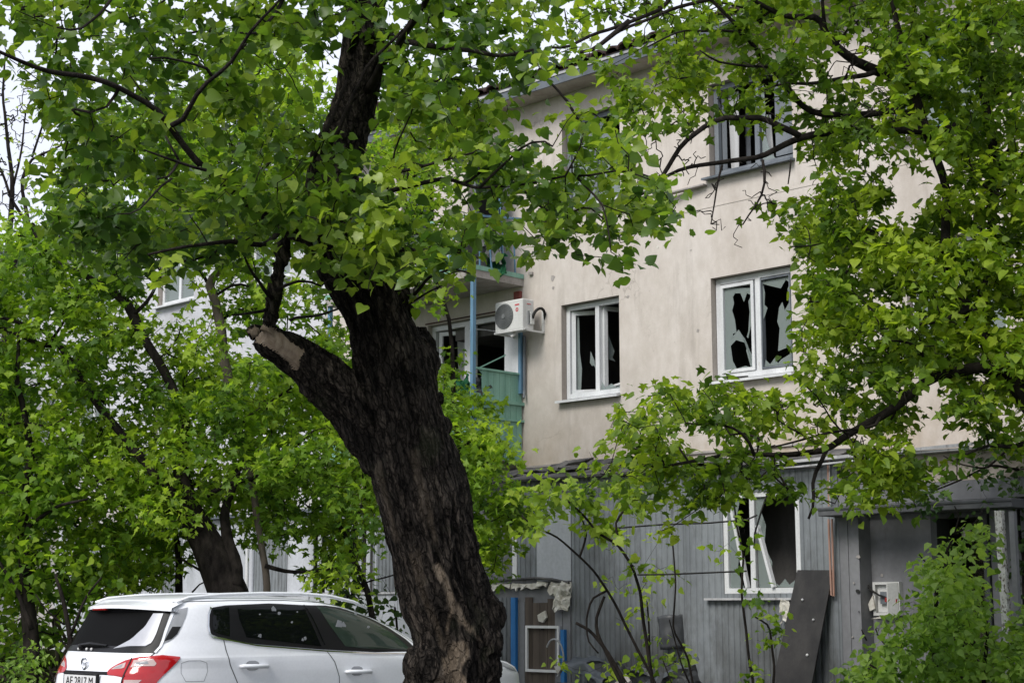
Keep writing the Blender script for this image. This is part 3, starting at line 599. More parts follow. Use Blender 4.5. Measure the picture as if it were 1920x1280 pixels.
# felt roof
rp_ = part('roof', MB().hexa([F(-1.97, 3.17, 1.14), F(4.4, 3.19, 1.14), F(4.4, 3.48, .003), F(-1.97, 3.28, .003), F(-1.97, 3.20, 1.15), F(4.4, 3.22, 1.15), F(4.4, 3.52, .003), F(-1.97, 3.32, .003)]), 'roof_felt', anx)
for k in range(26):
    a = -1.9 + 6.1 * ((k * .381966) % 1); o_ = rr.uniform(.05, 1.12); wd = rr.uniform(.3, .9); dp = rr.uniform(.12, .3); zb = 3.22 + (1.15 - o_) * (.30 if a > 1 else .16) * .95 + .015 * (k % 4)
    sk = rr.uniform(-.1, .1); top = [F(a, zb + .03, o_ - dp * .5), F(a + wd, zb + .03 + sk * .1, o_ - dp * .5 + sk)]
    low = [F(a + wd * (1 - t_), zb - .04 + rr.uniform(-.02, .03), o_ + dp * .5 + rr.uniform(-.06, .06)) for t_ in (0, .25, .5, .75, 1)]
    part('felt_strip', MB().slab(top + low, .012, ZV), 'roof_felt', rp_)
part('wall_flashing', MB().fb(-1.0, 4.25, 3.50, 3.53, .003, .03), 'concrete', rp_)
part('gutter_pipe', MB().tube([F(2.9, 3.02, 1.1), F(1.0, 3.04, 1.1)], .012, 6), 'concrete', anx)
part('bird_spike_wire', MB().tube([F(0.2, 3.12, 1.2), F(-1.9, 3.08, 1.2)], .012, 6), 'cable_black', anx)

# porch at the right
por = thing('entrance_porch', 'dark grey entrance porch with a flat canopy and an open black doorway', 'porch', F(-3.1, 0, .5))
part('wall', MB().fb(-2.24, -1.98, -.1, 2.62, .6, 1.01).fb(-3.04, -2.241, -.1, 2.62, .6, .76), 'dark_grey_paint', por)
part('corner_strip', MB().fb(-2.10, -1.99, -.1, 2.60, 1.011, 1.022), 'dark_grey_paint', por)
part('lintel', MB().fb(-4.6, -1.98, 2.63, 2.84, .6, 1.0), 'dark_grey_paint', por); part('lintel', MB().fb(-2.9, -1.98, 2.842, 3.0, .6, .995), 'dark_grey_paint', por)
part('upper_band', MB().fb(-9, -2.905, 2.845, 3.16, .003, .97), 'beige_concrete', por); part('upper_band', MB().fb(-2.90, -1.975, 3.003, 3.16, .003, .93), 'beige_concrete', por)
part('flashing', MB().fb(-4.7, -1.2, 3.165, 3.19, .003, 1.12), 'flashing', por); part('flashing', MB().bar(F(-1.0, 3.17, 1.14), F(-4.8, 3.24, 1.12), .03, .035), 'flashing', por)
part('flashing', MB().bar(F(-1.2, 3.10, 1.15), F(-2.6, 3.14, 1.15), .03, .02), 'flashing', por)
cn = part('canopy', MB().fb(-4.35, -1.93, 2.50, 2.60, 1.0, 1.36), 'canopy_grey', por, bevel=.008); part('edge_strip', MB().fb(-4.36, -1.925, 2.565, 2.585, 1.361, 1.372), 'dark_metal', cn)
part('wall', MB().fb(-9, -3.75, -.1, 2.62, .3, .74), 'dark_grey_paint', por, label='dark grey wall behind the shrub')
dr = part('doorway', MB().fb(-3.12, -3.045, -.1, 2.62, .5, .78).fb(-3.74, -3.68, -.1, 2.62, .5, .78).fb(-3.68, -3.12, 2.45, 2.62, .5, .78), 'dark_metal', por)
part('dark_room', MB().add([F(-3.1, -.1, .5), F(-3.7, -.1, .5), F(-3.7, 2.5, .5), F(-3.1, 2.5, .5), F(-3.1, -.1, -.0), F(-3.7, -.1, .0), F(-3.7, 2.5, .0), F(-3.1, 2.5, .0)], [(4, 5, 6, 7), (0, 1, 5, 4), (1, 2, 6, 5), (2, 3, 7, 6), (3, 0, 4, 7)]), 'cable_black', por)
part('hanging_rag', MB().slab([F(-3.4, 2.35, .7), F(-3.5, 2.32, .7), F(-3.47, 2.2, .7), F(-3.38, 2.24, .7)], .01, N), 'foam', dr)
pst = part('post', MB().hexa([F(-4.34, -.1, 1.5), F(-4.27, -.1, 1.5), F(-4.27, -.1, 1.43), F(-4.34, -.1, 1.43), F(-4.30, 2.46, 1.5), F(-4.22, 2.46, 1.5), F(-4.22, 2.46, 1.43), F(-4.30, 2.46, 1.43)]), 'flaky_white', por, label='white post with flaking paint')
part('side_post', MB().fb(-4.42, -4.36, -.1, 2.45, 1.40, 1.46), 'dark_grey_paint', por)
pp = part('copper_pipe', MB().tube([F(-1.89, 3.2, 1.06), F(-1.89, 2.63, 1.07)], .012, 8).tube([F(-1.88, 2.48, 1.07), F(-1.885, 1.6, 1.07), F(-1.92, 1.59, 1.07), F(-1.925, 2.48, 1.07)], .013, 8), 'copper_pipe', por)
part('pipe_edge', MB().tube([F(-1.915, 3.2, 1.07), F(-1.915, 2.63, 1.08)], .007, 6), 'flashing', pp)
# smashed meter box
mbx = thing('meter_box', 'small white smashed meter box with a red mark on the grey porch wall', 'meter box', F(-2.45, 1.4, .78))
part('casing', frame_mb(-2.64, -2.29, 1.37, 1.75, .762, .83, .03), 'ac_white', mbx); part('back_plate', MB().fb(-2.605, -2.325, 1.405, 1.715, .764, .785), 'ac_white', mbx)
part('door', MB().hexa([F(-2.63, 1.38, .84), F(-2.56, 1.36, .95), F(-2.55, 1.37, .955), F(-2.62, 1.39, .845), F(-2.63, 1.74, .84), F(-2.56, 1.73, .95), F(-2.55, 1.73, .955), F(-2.62, 1.74, .845)]), 'ac_white', mbx)
part('meter', MB().fb(-2.50, -2.38, 1.50, 1.64, .786, .82), 'grey_pvc', mbx)
part('red_mark', MB().bar(F(-2.46, 1.55, .84), F(-2.62, 1.53, .86), .02, .05).bar(F(-2.50, 1.62, .84), F(-2.56, 1.42, .86), .02, .03), 'red_paint', mbx)
part('torn_cable', MB().tube([F(-2.50, 1.56, .83), F(-2.38, 1.60, .85), F(-2.28, 1.66, .85), F(-2.20, 1.75, .82), F(-2.12, 1.80, .80)], .012, 5).tube([F(-2.25, 1.68, .85), F(-2.18, 1.84, .83), F(-2.16, 1.95, .8)], .009, 5), 'cable_black', mbx)
part('foam_rag', MB().slab([F(-2.30, 1.60, .85), F(-2.33, 1.45, .86), F(-2.26, 1.42, .86), F(-2.24, 1.5, .86)], .02, N).slab([F(-2.26, 1.33, .84), F(-2.45, 1.38, .86), F(-2.6, 1.37, .86), F(-2.42, 1.34, .86)], .02, N), 'foam', mbx)
for k in range(14):        # shrapnel scars around the box
    s_, z_ = (-2.02 - .55 * rr.random(), 1.1 + .95 * rr.random()); r_ = rr.uniform(.01, .03)
    part('scar', MB().slab([F(s_ + r_ * math.cos(a) * rr.uniform(.5, 1.4), z_ + r_ * math.sin(a) * rr.uniform(.5, 1.4), (.768 if s_ < -2.25 else 1.028)) for a in np.linspace(0, 5.5, 6)], .004, N), 'concrete' if k % 3 else 'ink_black', por)

# the leaning board
lb = thing('leaning_board', 'black scuffed board leaning upright between the broken window and the copper pipe', 'board', F(-1.3, 0, 1.5))
def L3(s, z): return F(s, z, 1.04 + (1.9 - z) * .22)
tl, tr, bl, br = L3(-1.40, 1.90), L3(-1.90, 1.89), L3(-1.12, .0), L3(-1.68, .0)
part('board', MB().slab([bl, br, tr, tl], .022, N), 'black_board', lb)
for a, b in ((-1.66, .92), (-1.52, 1.55), (-1.7, 1.32)): part('bolt', MB().ball(L3(a, b) + N * .012, .016, 8), 'white_frame' if a == -1.66 else 'flashing', lb)

# ------------------------------------------------------------------ low panelled sheds further along the facade
shed = thing('panelled_shed', 'pale grey panelled ground floor extension behind the white car and the left trees', 'shed', F(9.5, 0, .5))
x = 4.32; k = 0
while x < 15.2:
    wd = .62 if k % 3 else .9
    part('lower_panel', MB().fb(x, x + wd - .015, -.1, 1.66, .97, 1.0 + .006 * (k % 2)), 'pale_sheet', shed)
    kind_ = 'pale_sheet' if k % 4 in (0, 1, 3) else 'sheet_metal'
    if not (6.4 < x < 7.9): part('upper_panel', MB().fb(x, x + wd - .015, 1.70, 2.95, .95, .98) if kind_ == 'pale_sheet' else ribbed(x, x + wd - .02, 1.70, 2.95, .98), kind_, shed)
    x += wd; k += 1
part('rail', MB().fb(4.32, 15.2, 1.665, 1.695, .96, 1.03), 'flashing', shed)
for s_ in np.arange(6.3, 8.0, .2): part('slat', MB().fb(s_, s_ + .09, 1.70, 2.9, .97, .99), 'pale_sheet', shed)
part('dark_room', MB().add([F(6.0, 1.7, .4), F(8.6, 1.7, .4), F(8.6, 2.95, .4), F(6.0, 2.95, .4)], [(0, 1, 2, 3)]), 'interior', shed)
part('roof', MB().fb(4.42, 15.3, 2.96, 3.02, .003, 1.1), 'fascia_metal', shed)
part('white_pipe', MB().tube([F(9.5, 3.0, 1.12), F(9.47, -.1, 1.12)], .03, 8), 'white_pvc', shed)

# ------------------------------------------------------------------ air conditioner
ac = thing('air_conditioner', 'dirty white outdoor air conditioner on brackets beside the lower balcony', 'air conditioner', F(4.05, 5.5, .3))
cs = part('casing', MB().fb(3.77, 4.35, 5.52, 5.98, .18, .42), 'ac_white', ac, bevel=.015)
gc = F(4.155, 5.75, .425)
mb = MB()
def ring(mb, c, r0, r1, o0, o1, n=28):
    vs = []
    for i in range(n):
        a = 2 * math.pi * i / n
        for r_, oo in ((r0, o1), (r1, o1), (r1, o0), (r0, o0)): vs.append(c + D * r_ * math.cos(a) + ZV * r_ * math.sin(a) + N * oo)
    return mb.add(vs, [(4 * i + j, 4 * ((i + 1) % n) + j, 4 * ((i + 1) % n) + (j + 1) % 4, 4 * i + (j + 1) % 4) for i in range(n) for j in range(4)])
for k in range(7): ring(mb, gc, .030 + .024 * k, .038 + .024 * k, 0, .012)
for k in range(12):
    a = math.pi * k / 12; dv = D * math.cos(a) + ZV * math.sin(a); mb.bar(gc - dv * .19 + N * .006, gc + dv * .19 + N * .006, .006, .006, up=N)
fg = part('fan_grille', mb, 'ac_grille', ac)
q = MB(); n_ = 28; q.add([gc + D * .192 * math.cos(2 * math.pi * i / n_) + ZV * .192 * math.sin(2 * math.pi * i / n_) - N * .002 for i in range(n_)], [tuple(range(n_))]); part('fan_recess', q, 'ac_grille', ac, label='dark round fan opening')
part('fan_hub', MB().tube([gc, gc + N * .02], .035, 16), 'ac_grille', ac)
part('brand_mark', MB().fb(3.84, 3.93, 5.885, 5.905, .4205, .423), 'logo_red', ac)
q = MB(); ring(q, F(3.885, 5.82, .4215), .018, .030, 0, .002, 16); q.fb(3.882, 3.888, 5.80, 5.85, .421, .424); part('round_mark', q, 'logo_red', ac)
part('side_label', MB().fb(3.764, 3.7695, 5.90, 5.91, .25, .33), 'logo_red', ac)
part('valve_cover', MB().fb(3.735, 3.77, 5.60, 5.78, .2, .28), 'ac_white', ac, bevel=.008); part('handle', MB().fb(3.745, 3.77, 5.60, 5.80, .30, .315), 'ac_grille', ac)
part('hose', MB().tube([F(3.73 - .05 * math.sin(a), 5.72 + .13 * math.sin(a), .12 + .12 * math.cos(a)) for a in np.linspace(-.2, 3.3, 12)], .022, 8), 'cable_black', ac)
part('drain_elbow', MB().tube([F(4.0, 5.51, .36), F(4.0, 5.46, .36), F(4.03, 5.43, .40)], .02, 8), 'ac_white', ac)
br_ = part('bracket', MB().fb(3.72, 3.755, 5.49, 5.515, .0, .46).fb(3.72, 3.755, 5.50, 5.85, .0, .03), 'ac_white', ac)
part('bracket', MB().fb(4.30, 4.33, 5.49, 5.515, .0, .46).fb(4.30, 4.33, 5.20, 5.49, .0, .03), 'ac_white', ac)
part('bracket_rail', MB().fb(3.70, 4.35, 5.50, 5.518, .40, .44), 'ac_white', ac)
mx_ = part('junction_box', MB().fb(4.19, 4.33, 6.06, 6.2, .002, .05), 'dull_red', bld, bevel=.006)

# ------------------------------------------------------------------ white car
TH = math.radians(44.5); CF = np.array([math.cos(TH), math.sin(TH), 0]); CL = np.array([-CF[1], CF[0], 0])
CC = np.array([-3.029, 13.20, 0])      # rear right corner
HWM = .90
def K(x, y, z): return CC + CF * x + CL * (HWM + y) + ZV * z     # x forward, y to the car's left
TAB = np.array([  # z, rear x, front x, half width
 (.22, .20, 4.25, .80), (.34, .06, 4.42, .87), (.50, -.02, 4.50, .893), (.65, -.07, 4.53, .90), (.80, -.08, 4.52, .902), (.87, -.07, 4.48, .902), (.92, -.05, 4.38, .901),
 (.955, -.03, 4.22, .899), (.98, -.015, 4.02, .897), (1.00, .0, 3.82, .895), (1.02, .01, 3.62, .892), (1.04, .02, 3.50, .888), (1.06, .03, 3.44, .88), (1.10, .05, 3.37, .868), (1.18, .10, 3.22, .845),
 (1.26, .14, 3.04, .825), (1.34, .185, 2.84, .80), (1.40, .22, 2.66, .78), (1.45, .25, 2.48, .76), (1.48, .275, 2.34, .742), (1.505, .30, 2.20, .72), (1.525, .33, 2.06, .685), (1.54, .39, 1.92, .635),
 (1.555, .50, 1.78, .55), (1.567, .66, 1.65, .44), (1.575, .84, 1.54, .30), (1.58, 1.0, 1.42, .12)])
TAB[:, 1] += .10; TAB[:13, 2] += np.linspace(.26, .05, 13)
def prm(z):
    return [float(np.interp(z, TAB[:, 0], TAB[:, k])) for k in (1, 2, 3)]
NX = 4.6
def side_y(x, z):
    a, b, h = prm(z); xc = (a + b) / 2; t = min(.999, abs((x - xc) / ((b - a) / 2))); return h * (1 - t ** NX) ** (1 / NX)
def rear_x(y, z):
    a, b, h = prm(z); t = min(.995, abs(y / h)); return (a + b) / 2 - (b - a) / 2 * (1 - t ** NX) ** (1 / NX)
mb = MB(); NL = 160; zs = []
for i in range(len(TAB) - 1):
    m_ = 4
    zs += list(np.linspace(TAB[i, 0], TAB[i + 1, 0], m_, endpoint=False))
zs.append(TAB[-1, 0])
for z in zs:
    a, b, h = prm(z)
    for j in range(NL):
        t = 2 * math.pi * j / NL; ct, st = math.cos(t), math.sin(t); e = 2 / NX
        mb.v.append(tuple(K((a + b) / 2 + (b - a) / 2 * math.copysign(abs(ct) ** e, ct), h * math.copysign(abs(st) ** e, st), z)))
for i in range(len(zs) - 1):
    for j in range(NL): mb.f.append((i * NL + j, i * NL + (j + 1) % NL, (i + 1) * NL + (j + 1) % NL, (i + 1) * NL + j))
mb.f.append(tuple(range((len(zs) - 1) * NL, len(zs) * NL)))
car = thing('parked_car', 'white compact SUV parked behind the big tree trunk with a blown out rear window', 'car', K(2, 0, 0))
part('body', mb, 'car_paint', car, smooth=True)

def side_patch(poly, off, rows=14, cols=10, sgn=-1, mb=None):     # an outline in (x, z) laid on the side
    mb = mb or MB(); poly = list(poly); zmin = min(p[1] for p in poly); zmax = max(p[1] for p in poly); V = []; k = len(mb.v)
    for i in range(rows + 1):
        z = zmin + (zmax - zmin) * (i + (.002 if i == 0 else -.002 if i == rows else 0)) / rows; xs = []
        for (x0, z0), (x1, z1) in zip(poly, poly[1:] + poly[:1]):
            if (z0 - z) * (z1 - z) <= 0 and abs(z1 - z0) > 1e-9: xs.append(x0 + (x1 - x0) * (z - z0) / (z1 - z0))
        a, b = min(xs), max(xs)
        for j in range(cols + 1):
            x = a + (b - a) * j / cols; V.append(K(x, sgn * (side_y(x, z) + off), z))
    return mb.add(V, [(i * (cols + 1) + j, i * (cols + 1) + j + 1, (i + 1) * (cols + 1) + j + 1, (i + 1) * (cols + 1) + j) for i in range(rows) for j in range(cols)])
def hull_u(u, z, off=0):          # walk u metres round the tail from its middle, at height z (u > 0: right side)
    a, b, h = prm(z); t = np.linspace(0, math.pi / 2, 160); e = 2 / NX
    X = (a + b) / 2 - (b - a) / 2 * np.cos(t) ** e; Y = h * np.sin(t) ** e
    ln = np.concatenate([[0], np.cumsum(np.hypot(np.diff(X), np.diff(Y)))]); v = abs(u)
    x, y = np.interp(v, ln, X), np.interp(v, ln, Y); x2, y2 = np.interp(v + .01, ln, X), np.interp(v + .01, ln, Y)
    l_ = math.hypot(x2 - x, y2 - y) + 1e-9; nx_, ny_ = -(y2 - y) / l_, (x2 - x) / l_
    sg = -1 if u > 0 else 1
    return K(x + nx_ * off, sg * (y + ny_ * off), z)
def rear_patch(poly, off, rows=10, cols=14, mb=None):           # an outline in (u, z) laid round the tail
    mb = mb or MB(); zmin = min(p[1] for p in poly); zmax = max(p[1] for p in poly); V = []; poly = list(poly)
    for i in range(rows + 1):
        z = zmin + (zmax - zmin) * (i + (.002 if i == 0 else -.002 if i == rows else 0)) / rows; ys = []
        for (y0, z0), (y1, z1) in zip(poly, poly[1:] + poly[:1]):
            if (z0 - z) * (z1 - z) <= 0 and abs(z1 - z0) > 1e-9: ys.append(y0 + (y1 - y0) * (z - z0) / (z1 - z0))
        a, b = min(ys), max(ys)
        for j in range(cols + 1): V.append(hull_u(a + (b - a) * j / cols, z, off))
    return mb.add(V, [(i * (cols + 1) + j, i * (cols + 1) + j + 1, (i + 1) * (cols + 1) + j + 1, (i + 1) * (cols + 1) + j) for i in range(rows) for j in range(cols)])
def side_line(pts, w_, off, mb=None, sgn=-1, n=14, w3=None):     # a seam or trim strip on the side
    mb = mb or MB(); P_ = []
    for (x0, z0), (x1, z1) in zip(pts, pts[1:]):
        for i in range(n): P_.append((x0 + (x1 - x0) * i / n, z0 + (z1 - z0) * i / n))
    P_.append(pts[-1]); L_, R_ = [], []
    for i, (x, z) in enumerate(P_):
        a, b = P_[max(0, i - 1)], P_[min(len(P_) - 1, i + 1)]; dx, dz = b[0] - a[0], b[1] - a[1]; l_ = math.hypot(dx, dz) + 1e-9
        for s_, T_ in ((1, L_), (-1, R_)):
            xx, zz = x - s_ * dz / l_ * w_ / 2, z + s_ * dx / l_ * w_ / 2; T_.append(K(xx, sgn * (side_y(xx, zz) + off), zz))
    n_ = len(P_); return mb.add(L_ + R_, [(i, i + 1, n_ + i + 1, n_ + i) for i in range(n_ - 1)])
def rear_line(pts, w_, off, mb=None, n=10):
    mb = mb or MB(); P_ = []
    for (x0, z0), (x1, z1) in zip(pts, pts[1:]):
        for i in range(n): P_.append((x0 + (x1 - x0) * i / n, z0 + (z1 - z0) * i / n))
    P_.append(pts[-1]); L_, R_ = [], []
    for i, (x, z) in enumerate(P_):
        a, b = P_[max(0, i - 1)], P_[min(len(P_) - 1, i + 1)]; dx, dz = b[0] - a[0], b[1] - a[1]; l_ = math.hypot(dx, dz) + 1e-9
        for s_, T_ in ((1, L_), (-1, R_)): T_.append(hull_u(x - s_ * dz / l_ * w_ / 2, z + s_ * dx / l_ * w_ / 2, off))
    n_ = len(P_); return mb.add(L_ + R_, [(i, i + 1, n_ + i + 1, n_ + i) for i in range(n_ - 1)])
for sg in (-1, 1):
    # the black band of pillars round the side windows, then the panes
    band = [(.775, 1.455), (.75, 1.31), (.755, 1.235), (.85, 1.20), (1.2, 1.145), (1.9, 1.09), (2.4, 1.060), (3.10, 1.04), (2.98, 1.16), (2.78, 1.28), (2.56, 1.375), (2.22, 1.462), (1.9, 1.49), (1.4, 1.495), (1.0, 1.485)]
    part('window_band', side_patch(band, .004, 26, 40, sg), 'car_black', car, smooth=True)
    part('quarter_pane', side_patch([(.80, 1.44), (.78, 1.30), (.785, 1.25), (.93, 1.215), (.965, 1.462)], .007, 12, 6, sg), 'car_glass', car, smooth=True)
    part('rear_door_pane', side_patch([(1.05, 1.465), (1.05, 1.36), (1.10, 1.205), (1.89, 1.118), (1.80, 1.36), (1.765, 1.475)], .007, 12, 12, sg), 'car_glass', car, smooth=True)
    part('front_door_pane', side_patch([(1.92, 1.472), (2.02, 1.30), (2.17, 1.10), (2.98, 1.062), (2.84, 1.19), (2.66, 1.30), (2.46, 1.38), (2.20, 1.44)], .007, 16, 14, sg), 'car_glass_clear', car, smooth=True)
    cb = side_line([(.90, 1.188), (1.2, 1.135), (1.9, 1.078), (2.4, 1.048), (3.12, 1.028)], .012, .009, sgn=sg)
    side_line([(.79, 1.462), (.755, 1.40), (.735, 1.30), (.74, 1.235), (.77, 1.212), (.90, 1.188)], .016, .010, cb, sg); part('chrome_trim', cb, 'chrome', car, smooth=True)
    part('door_frame_line', side_line([(1.78, 1.485), (1.84, 1.36), (1.93, 1.13)], .01, .009, sgn=sg), 'car_glass', car)
    q = side_line([(.87, 1.19), (.88, 1.10), (.91, .98), (1.0, .80), (1.08, .45)], .007, .0025, sgn=sg)
    side_line([(1.94, 1.08), (2.02, .98), (2.07, .85), (2.10, .40)], .007, .0025, q, sg); side_line([(3.20, 1.02), (3.25, .85), (3.22, .45)], .007, .0025, q, sg)
    side_line([(.50, 1.505), (1.0, 1.518), (1.6, 1.522), (2.0, 1.505), (2.25, 1.472), (2.60, 1.378), (2.86, 1.27), (3.12, 1.10)], .006, .0025, q, sg)
    part('panel_seam', q, 'car_shadow_gap', car)
    part('fuel_flap', side_line([(.47, 1.0), (.53, 1.02), (.63, 1.02), (.69, 1.0), (.70, .93), (.67, .85), (.51, .85), (.47, .92), (.47, 1.0)], .004, .002, sgn=sg), 'lens_grey', car)
    for x0, z0, ln in ((1.0, .965, .29), (2.14, .89, .29)):
        yb = side_y(x0 + .13, z0)
        h_ = part('door_handle', MB().tube([K(x0 - .0, sg * (yb + .005), z0), K(x0 + .02, sg * (yb + .035), z0), K(x0 + ln * .5, sg * (yb + .045), z0 - .003), K(x0 + ln - .02, sg * (yb + .035), z0 - .006), K(x0 + ln, sg * (yb + .005), z0 - .006)], [.013, .019, .019, .019, .013], 10), 'car_paint', car, smooth=True)
        part('handle_recess', side_patch([(x0 + .07, z0 + .03), (x0 + .10, z0 + .043), (x0 + .16, z0 + .043), (x0 + .20, z0 + .03), (x0 + .20, z0 - .025), (x0 + .16, z0 - .038), (x0 + .10, z0 - .038), (x0 + .07, z0 - .025)], .002, 8, 8, sg), 'lens_grey', h_)
    part('roof_rail', MB().tube([K(.50, sg * .665, 1.505), K(.62, sg * .655, 1.54), K(.95, sg * .645, 1.566), K(1.4, sg * .64, 1.58), K(1.8, sg * .64, 1.58), K(2.15, sg * .645, 1.56), K(2.42, sg * .66, 1.51), K(2.56, sg * .68, 1.45)], [.010, .015, .017, .017, .017, .017, .015, .010], 8), 'car_paint', car, smooth=True)
    mr = part('side_mirror', MB().ball(K(3.0, sg * 1.03, 1.09), .12, 14, (.8, .9, .6)).bar(K(3.0, sg * .84, 1.05), K(3.0, sg * .97, 1.05), .06, .05), 'car_paint', car, smooth=True)
    u_ = -sg      # u > 0 is the right side
    P2 = lambda pl: [(u_ * a_, b_) for a_, b_ in pl]
    lamp = part('rear_lamp', rear_patch(P2([(.34, .925), (.355, .955), (.41, .99), (.50, 1.03), (.64, 1.058), (.80, 1.07), (.93, 1.064), (.965, 1.05), (.91, .95), (.85, .86), (.79, .78), (.76, .74), (.55, .74), (.545, .898), (.38, .90)]), .008, 22, 26), 'car_red', car, smooth=True)
    part('lens', rear_patch(P2([(.58, .97), (.58, 1.032), (.74, 1.04), (.785, 1.0), (.77, .975)]), .0115, 6, 8), 'lens_pale', lamp); part('lens', rear_patch(P2([(.38, .95), (.42, .978), (.51, 1.010), (.525, .962)]), .0115, 6, 8), 'lens_pale', lamp)
    part('lens', rear_patch(P2([(.57, .82), (.57, .87), (.72, .87), (.67, .82)]), .0115, 4, 6), 'lens_pale', lamp)
    part('lens_core', rear_patch(P2([(.61, .985), (.61, 1.015), (.70, 1.022), (.73, .99)]), .014, 3, 6), 'lens_grey', lamp); part('lens_core', rear_patch(P2([(.41, .96), (.43, .975), (.49, .995), (.49, .967)]), .014, 3, 6), 'lens_grey', lamp)
    part('lamp_seam', rear_line(P2([(.552, 1.045), (.552, .74)]), .012, .013), 'car_black', lamp)
    part('tail_side_pane', rear_patch(P2([(.72, 1.455), (.79, 1.46), (.815, 1.40), (.83, 1.30), (.83, 1.24), (.80, 1.19), (.76, 1.165), (.73, 1.165), (.74, 1.25), (.725, 1.38)]), .006, 16, 6), 'lens_grey', car, smooth=True)
    part('tail_side_pane_base', rear_patch(P2([(.75, 1.18), (.80, 1.20), (.825, 1.24), (.825, 1.30), (.755, 1.30)]), .008, 6, 6), 'car_black', car, smooth=True)
    for x_ in (.95, 3.60):
        wh = part('wheel', MB().tube([K(x_, sg * .64, .335), K(x_, sg * .66, .335), K(x_, sg * .87, .335), K(x_, sg * .89, .335)], [.31, .335, .335, .31], 32), 'rubber', car)
        part('rim', MB().tube([K(x_, sg * .82, .335), K(x_, sg * .898, .335)], [.20, .215], 24), 'rim_metal', wh)
        part('wheel_arch', side_patch([(x_ - .40, .34), (x_ - .38, .50), (x_ - .26, .64), (x_ - .1, .71), (x_ + .1, .71), (x_ + .26, .64), (x_ + .38, .50), (x_ + .40, .34)], .003, 10, 12, sg), 'car_black', car)
    part('headlamp', side_patch([(4.05, .955), (4.22, .935), (4.38, .89), (4.50, .82), (4.36, .84), (4.14, .91)], .006, 8, 10, sg), 'lens_grey', car, smooth=True)
# tailgate glass, blown out: black opening, rim of crazed glass at the right, wiper   (u > 0 is the right)
part('tailgate_surround', rear_patch([(.72, 1.085), (-.80, 1.085), (-.82, 1.12), (-.76, 1.30), (-.70, 1.45), (.67, 1.45), (.70, 1.30), (.74, 1.12)], .004, 18, 30), 'car_black', car, smooth=True)
part('tailgate_glass_side', rear_patch([(-.60, 1.10), (-.80, 1.10), (-.81, 1.12), (-.68, 1.43), (-.56, 1.43)], .008, 10, 6), 'lens_grey', car, smooth=True, label='remaining grey glass at the left edge of the tailgate')
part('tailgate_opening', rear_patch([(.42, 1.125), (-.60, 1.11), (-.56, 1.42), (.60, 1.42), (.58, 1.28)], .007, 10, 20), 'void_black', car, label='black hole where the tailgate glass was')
part('crazed_glass', rear_patch([(.26, 1.118), (.60, 1.125), (.655, 1.17), (.655, 1.25), (.62, 1.41), (.53, 1.41), (.52, 1.30), (.44, 1.20), (.34, 1.15)], .012, 12, 8), 'crazed', car, label='strip of crazed glass left at the right edge')
part('tailgate_edge', rear_line([(.69, 1.45), (.715, 1.30), (.745, 1.14), (.73, 1.09)], .022, .012), 'car_paint', car)
part('wiper', MB().tube([hull_u(-.30, 1.135, .03), hull_u(-.1, 1.15, .035), hull_u(.15, 1.14, .02)], [.012, .02, .008], 7).ball(hull_u(-.26, 1.125, .02), .028, 8), 'car_black', car)
for a in (-.30, -.16, -.08): part('glass_crumb', MB().ball(hull_u(a, 1.105, .01), .013, 6), 'white_frame', car)
sp = part('spoiler', MB().add(
    [K(.55, y, 1.55 - .05 * (y / .68) ** 4) for y in np.linspace(-.68, .68, 13)] + [K(.28 + .18 * (abs(y) / .70) ** 3, y, 1.480 - .025 * (y / .66) ** 2) for y in np.linspace(-.68, .68, 13)] +
    [K(.275 + .18 * (abs(y) / .70) ** 3, y, 1.452 - .025 * (y / .66) ** 2) for y in np.linspace(-.68, .68, 13)] + [K(.40 + .1 * (abs(y) / .7) ** 3, y, 1.425) for y in np.linspace(-.70, .70, 13)],
    [(k * 13 + i, k * 13 + i + 1, (k + 1) * 13 + i + 1, (k + 1) * 13 + i) for k in range(3) for i in range(12)]), 'car_paint', car, smooth=False)
part('spoiler_underside', MB().add([K(.285 + .18 * (abs(y) / .70) ** 3, y, 1.449 - .025 * (y / .66) ** 2) for y in np.linspace(-.67, .67, 13)] + [K(.40 + .1 * (abs(y) / .7) ** 3, y, 1.42) for y in np.linspace(-.69, .69, 13)], [(i, i + 1, 14 + i, 13 + i) for i in range(12)]), 'car_black', sp)
part('brake_light', MB().hexa([K(.277, .10, 1.437), K(.277, .32, 1.435), K(.30, .32, 1.435), K(.30, .10, 1.437), K(.272, .10, 1.450), K(.272, .32, 1.447), K(.30, .32, 1.447), K(.30, .10, 1.450)]), 'car_red', sp)
part('tailgate_ledge', rear_patch([(.47, .905), (-.50, .905), (-.52, .93), (.45, .935)], .006, 3, 14), 'car_shadow_gap', car)
part('tailgate_seam', rear_line([(.755, 1.12), (.71, 1.06)], .008, .004), 'car_shadow_gap', car)
plt = part('number_plate', MB().hexa([K(-0.005, -.26, .79), K(-0.005, .26, .79), K(0.020, .26, .79), K(0.020, -.26, .79), K(-0.005, -.26, .895), K(-0.005, .26, .895), K(0.020, .26, .895), K(0.020, -.26, .895)]), 'plate_white', car)
part('plate_frame', MB().hexa([K(-0.003, -.275, .775), K(-0.003, .275, .775), K(0.022, .275, .775), K(0.022, -.275, .775), K(-0.003, -.275, .908), K(-0.003, .275, .908), K(0.022, .275, .908), K(0.022, -.275, .908)]), 'car_black', plt)
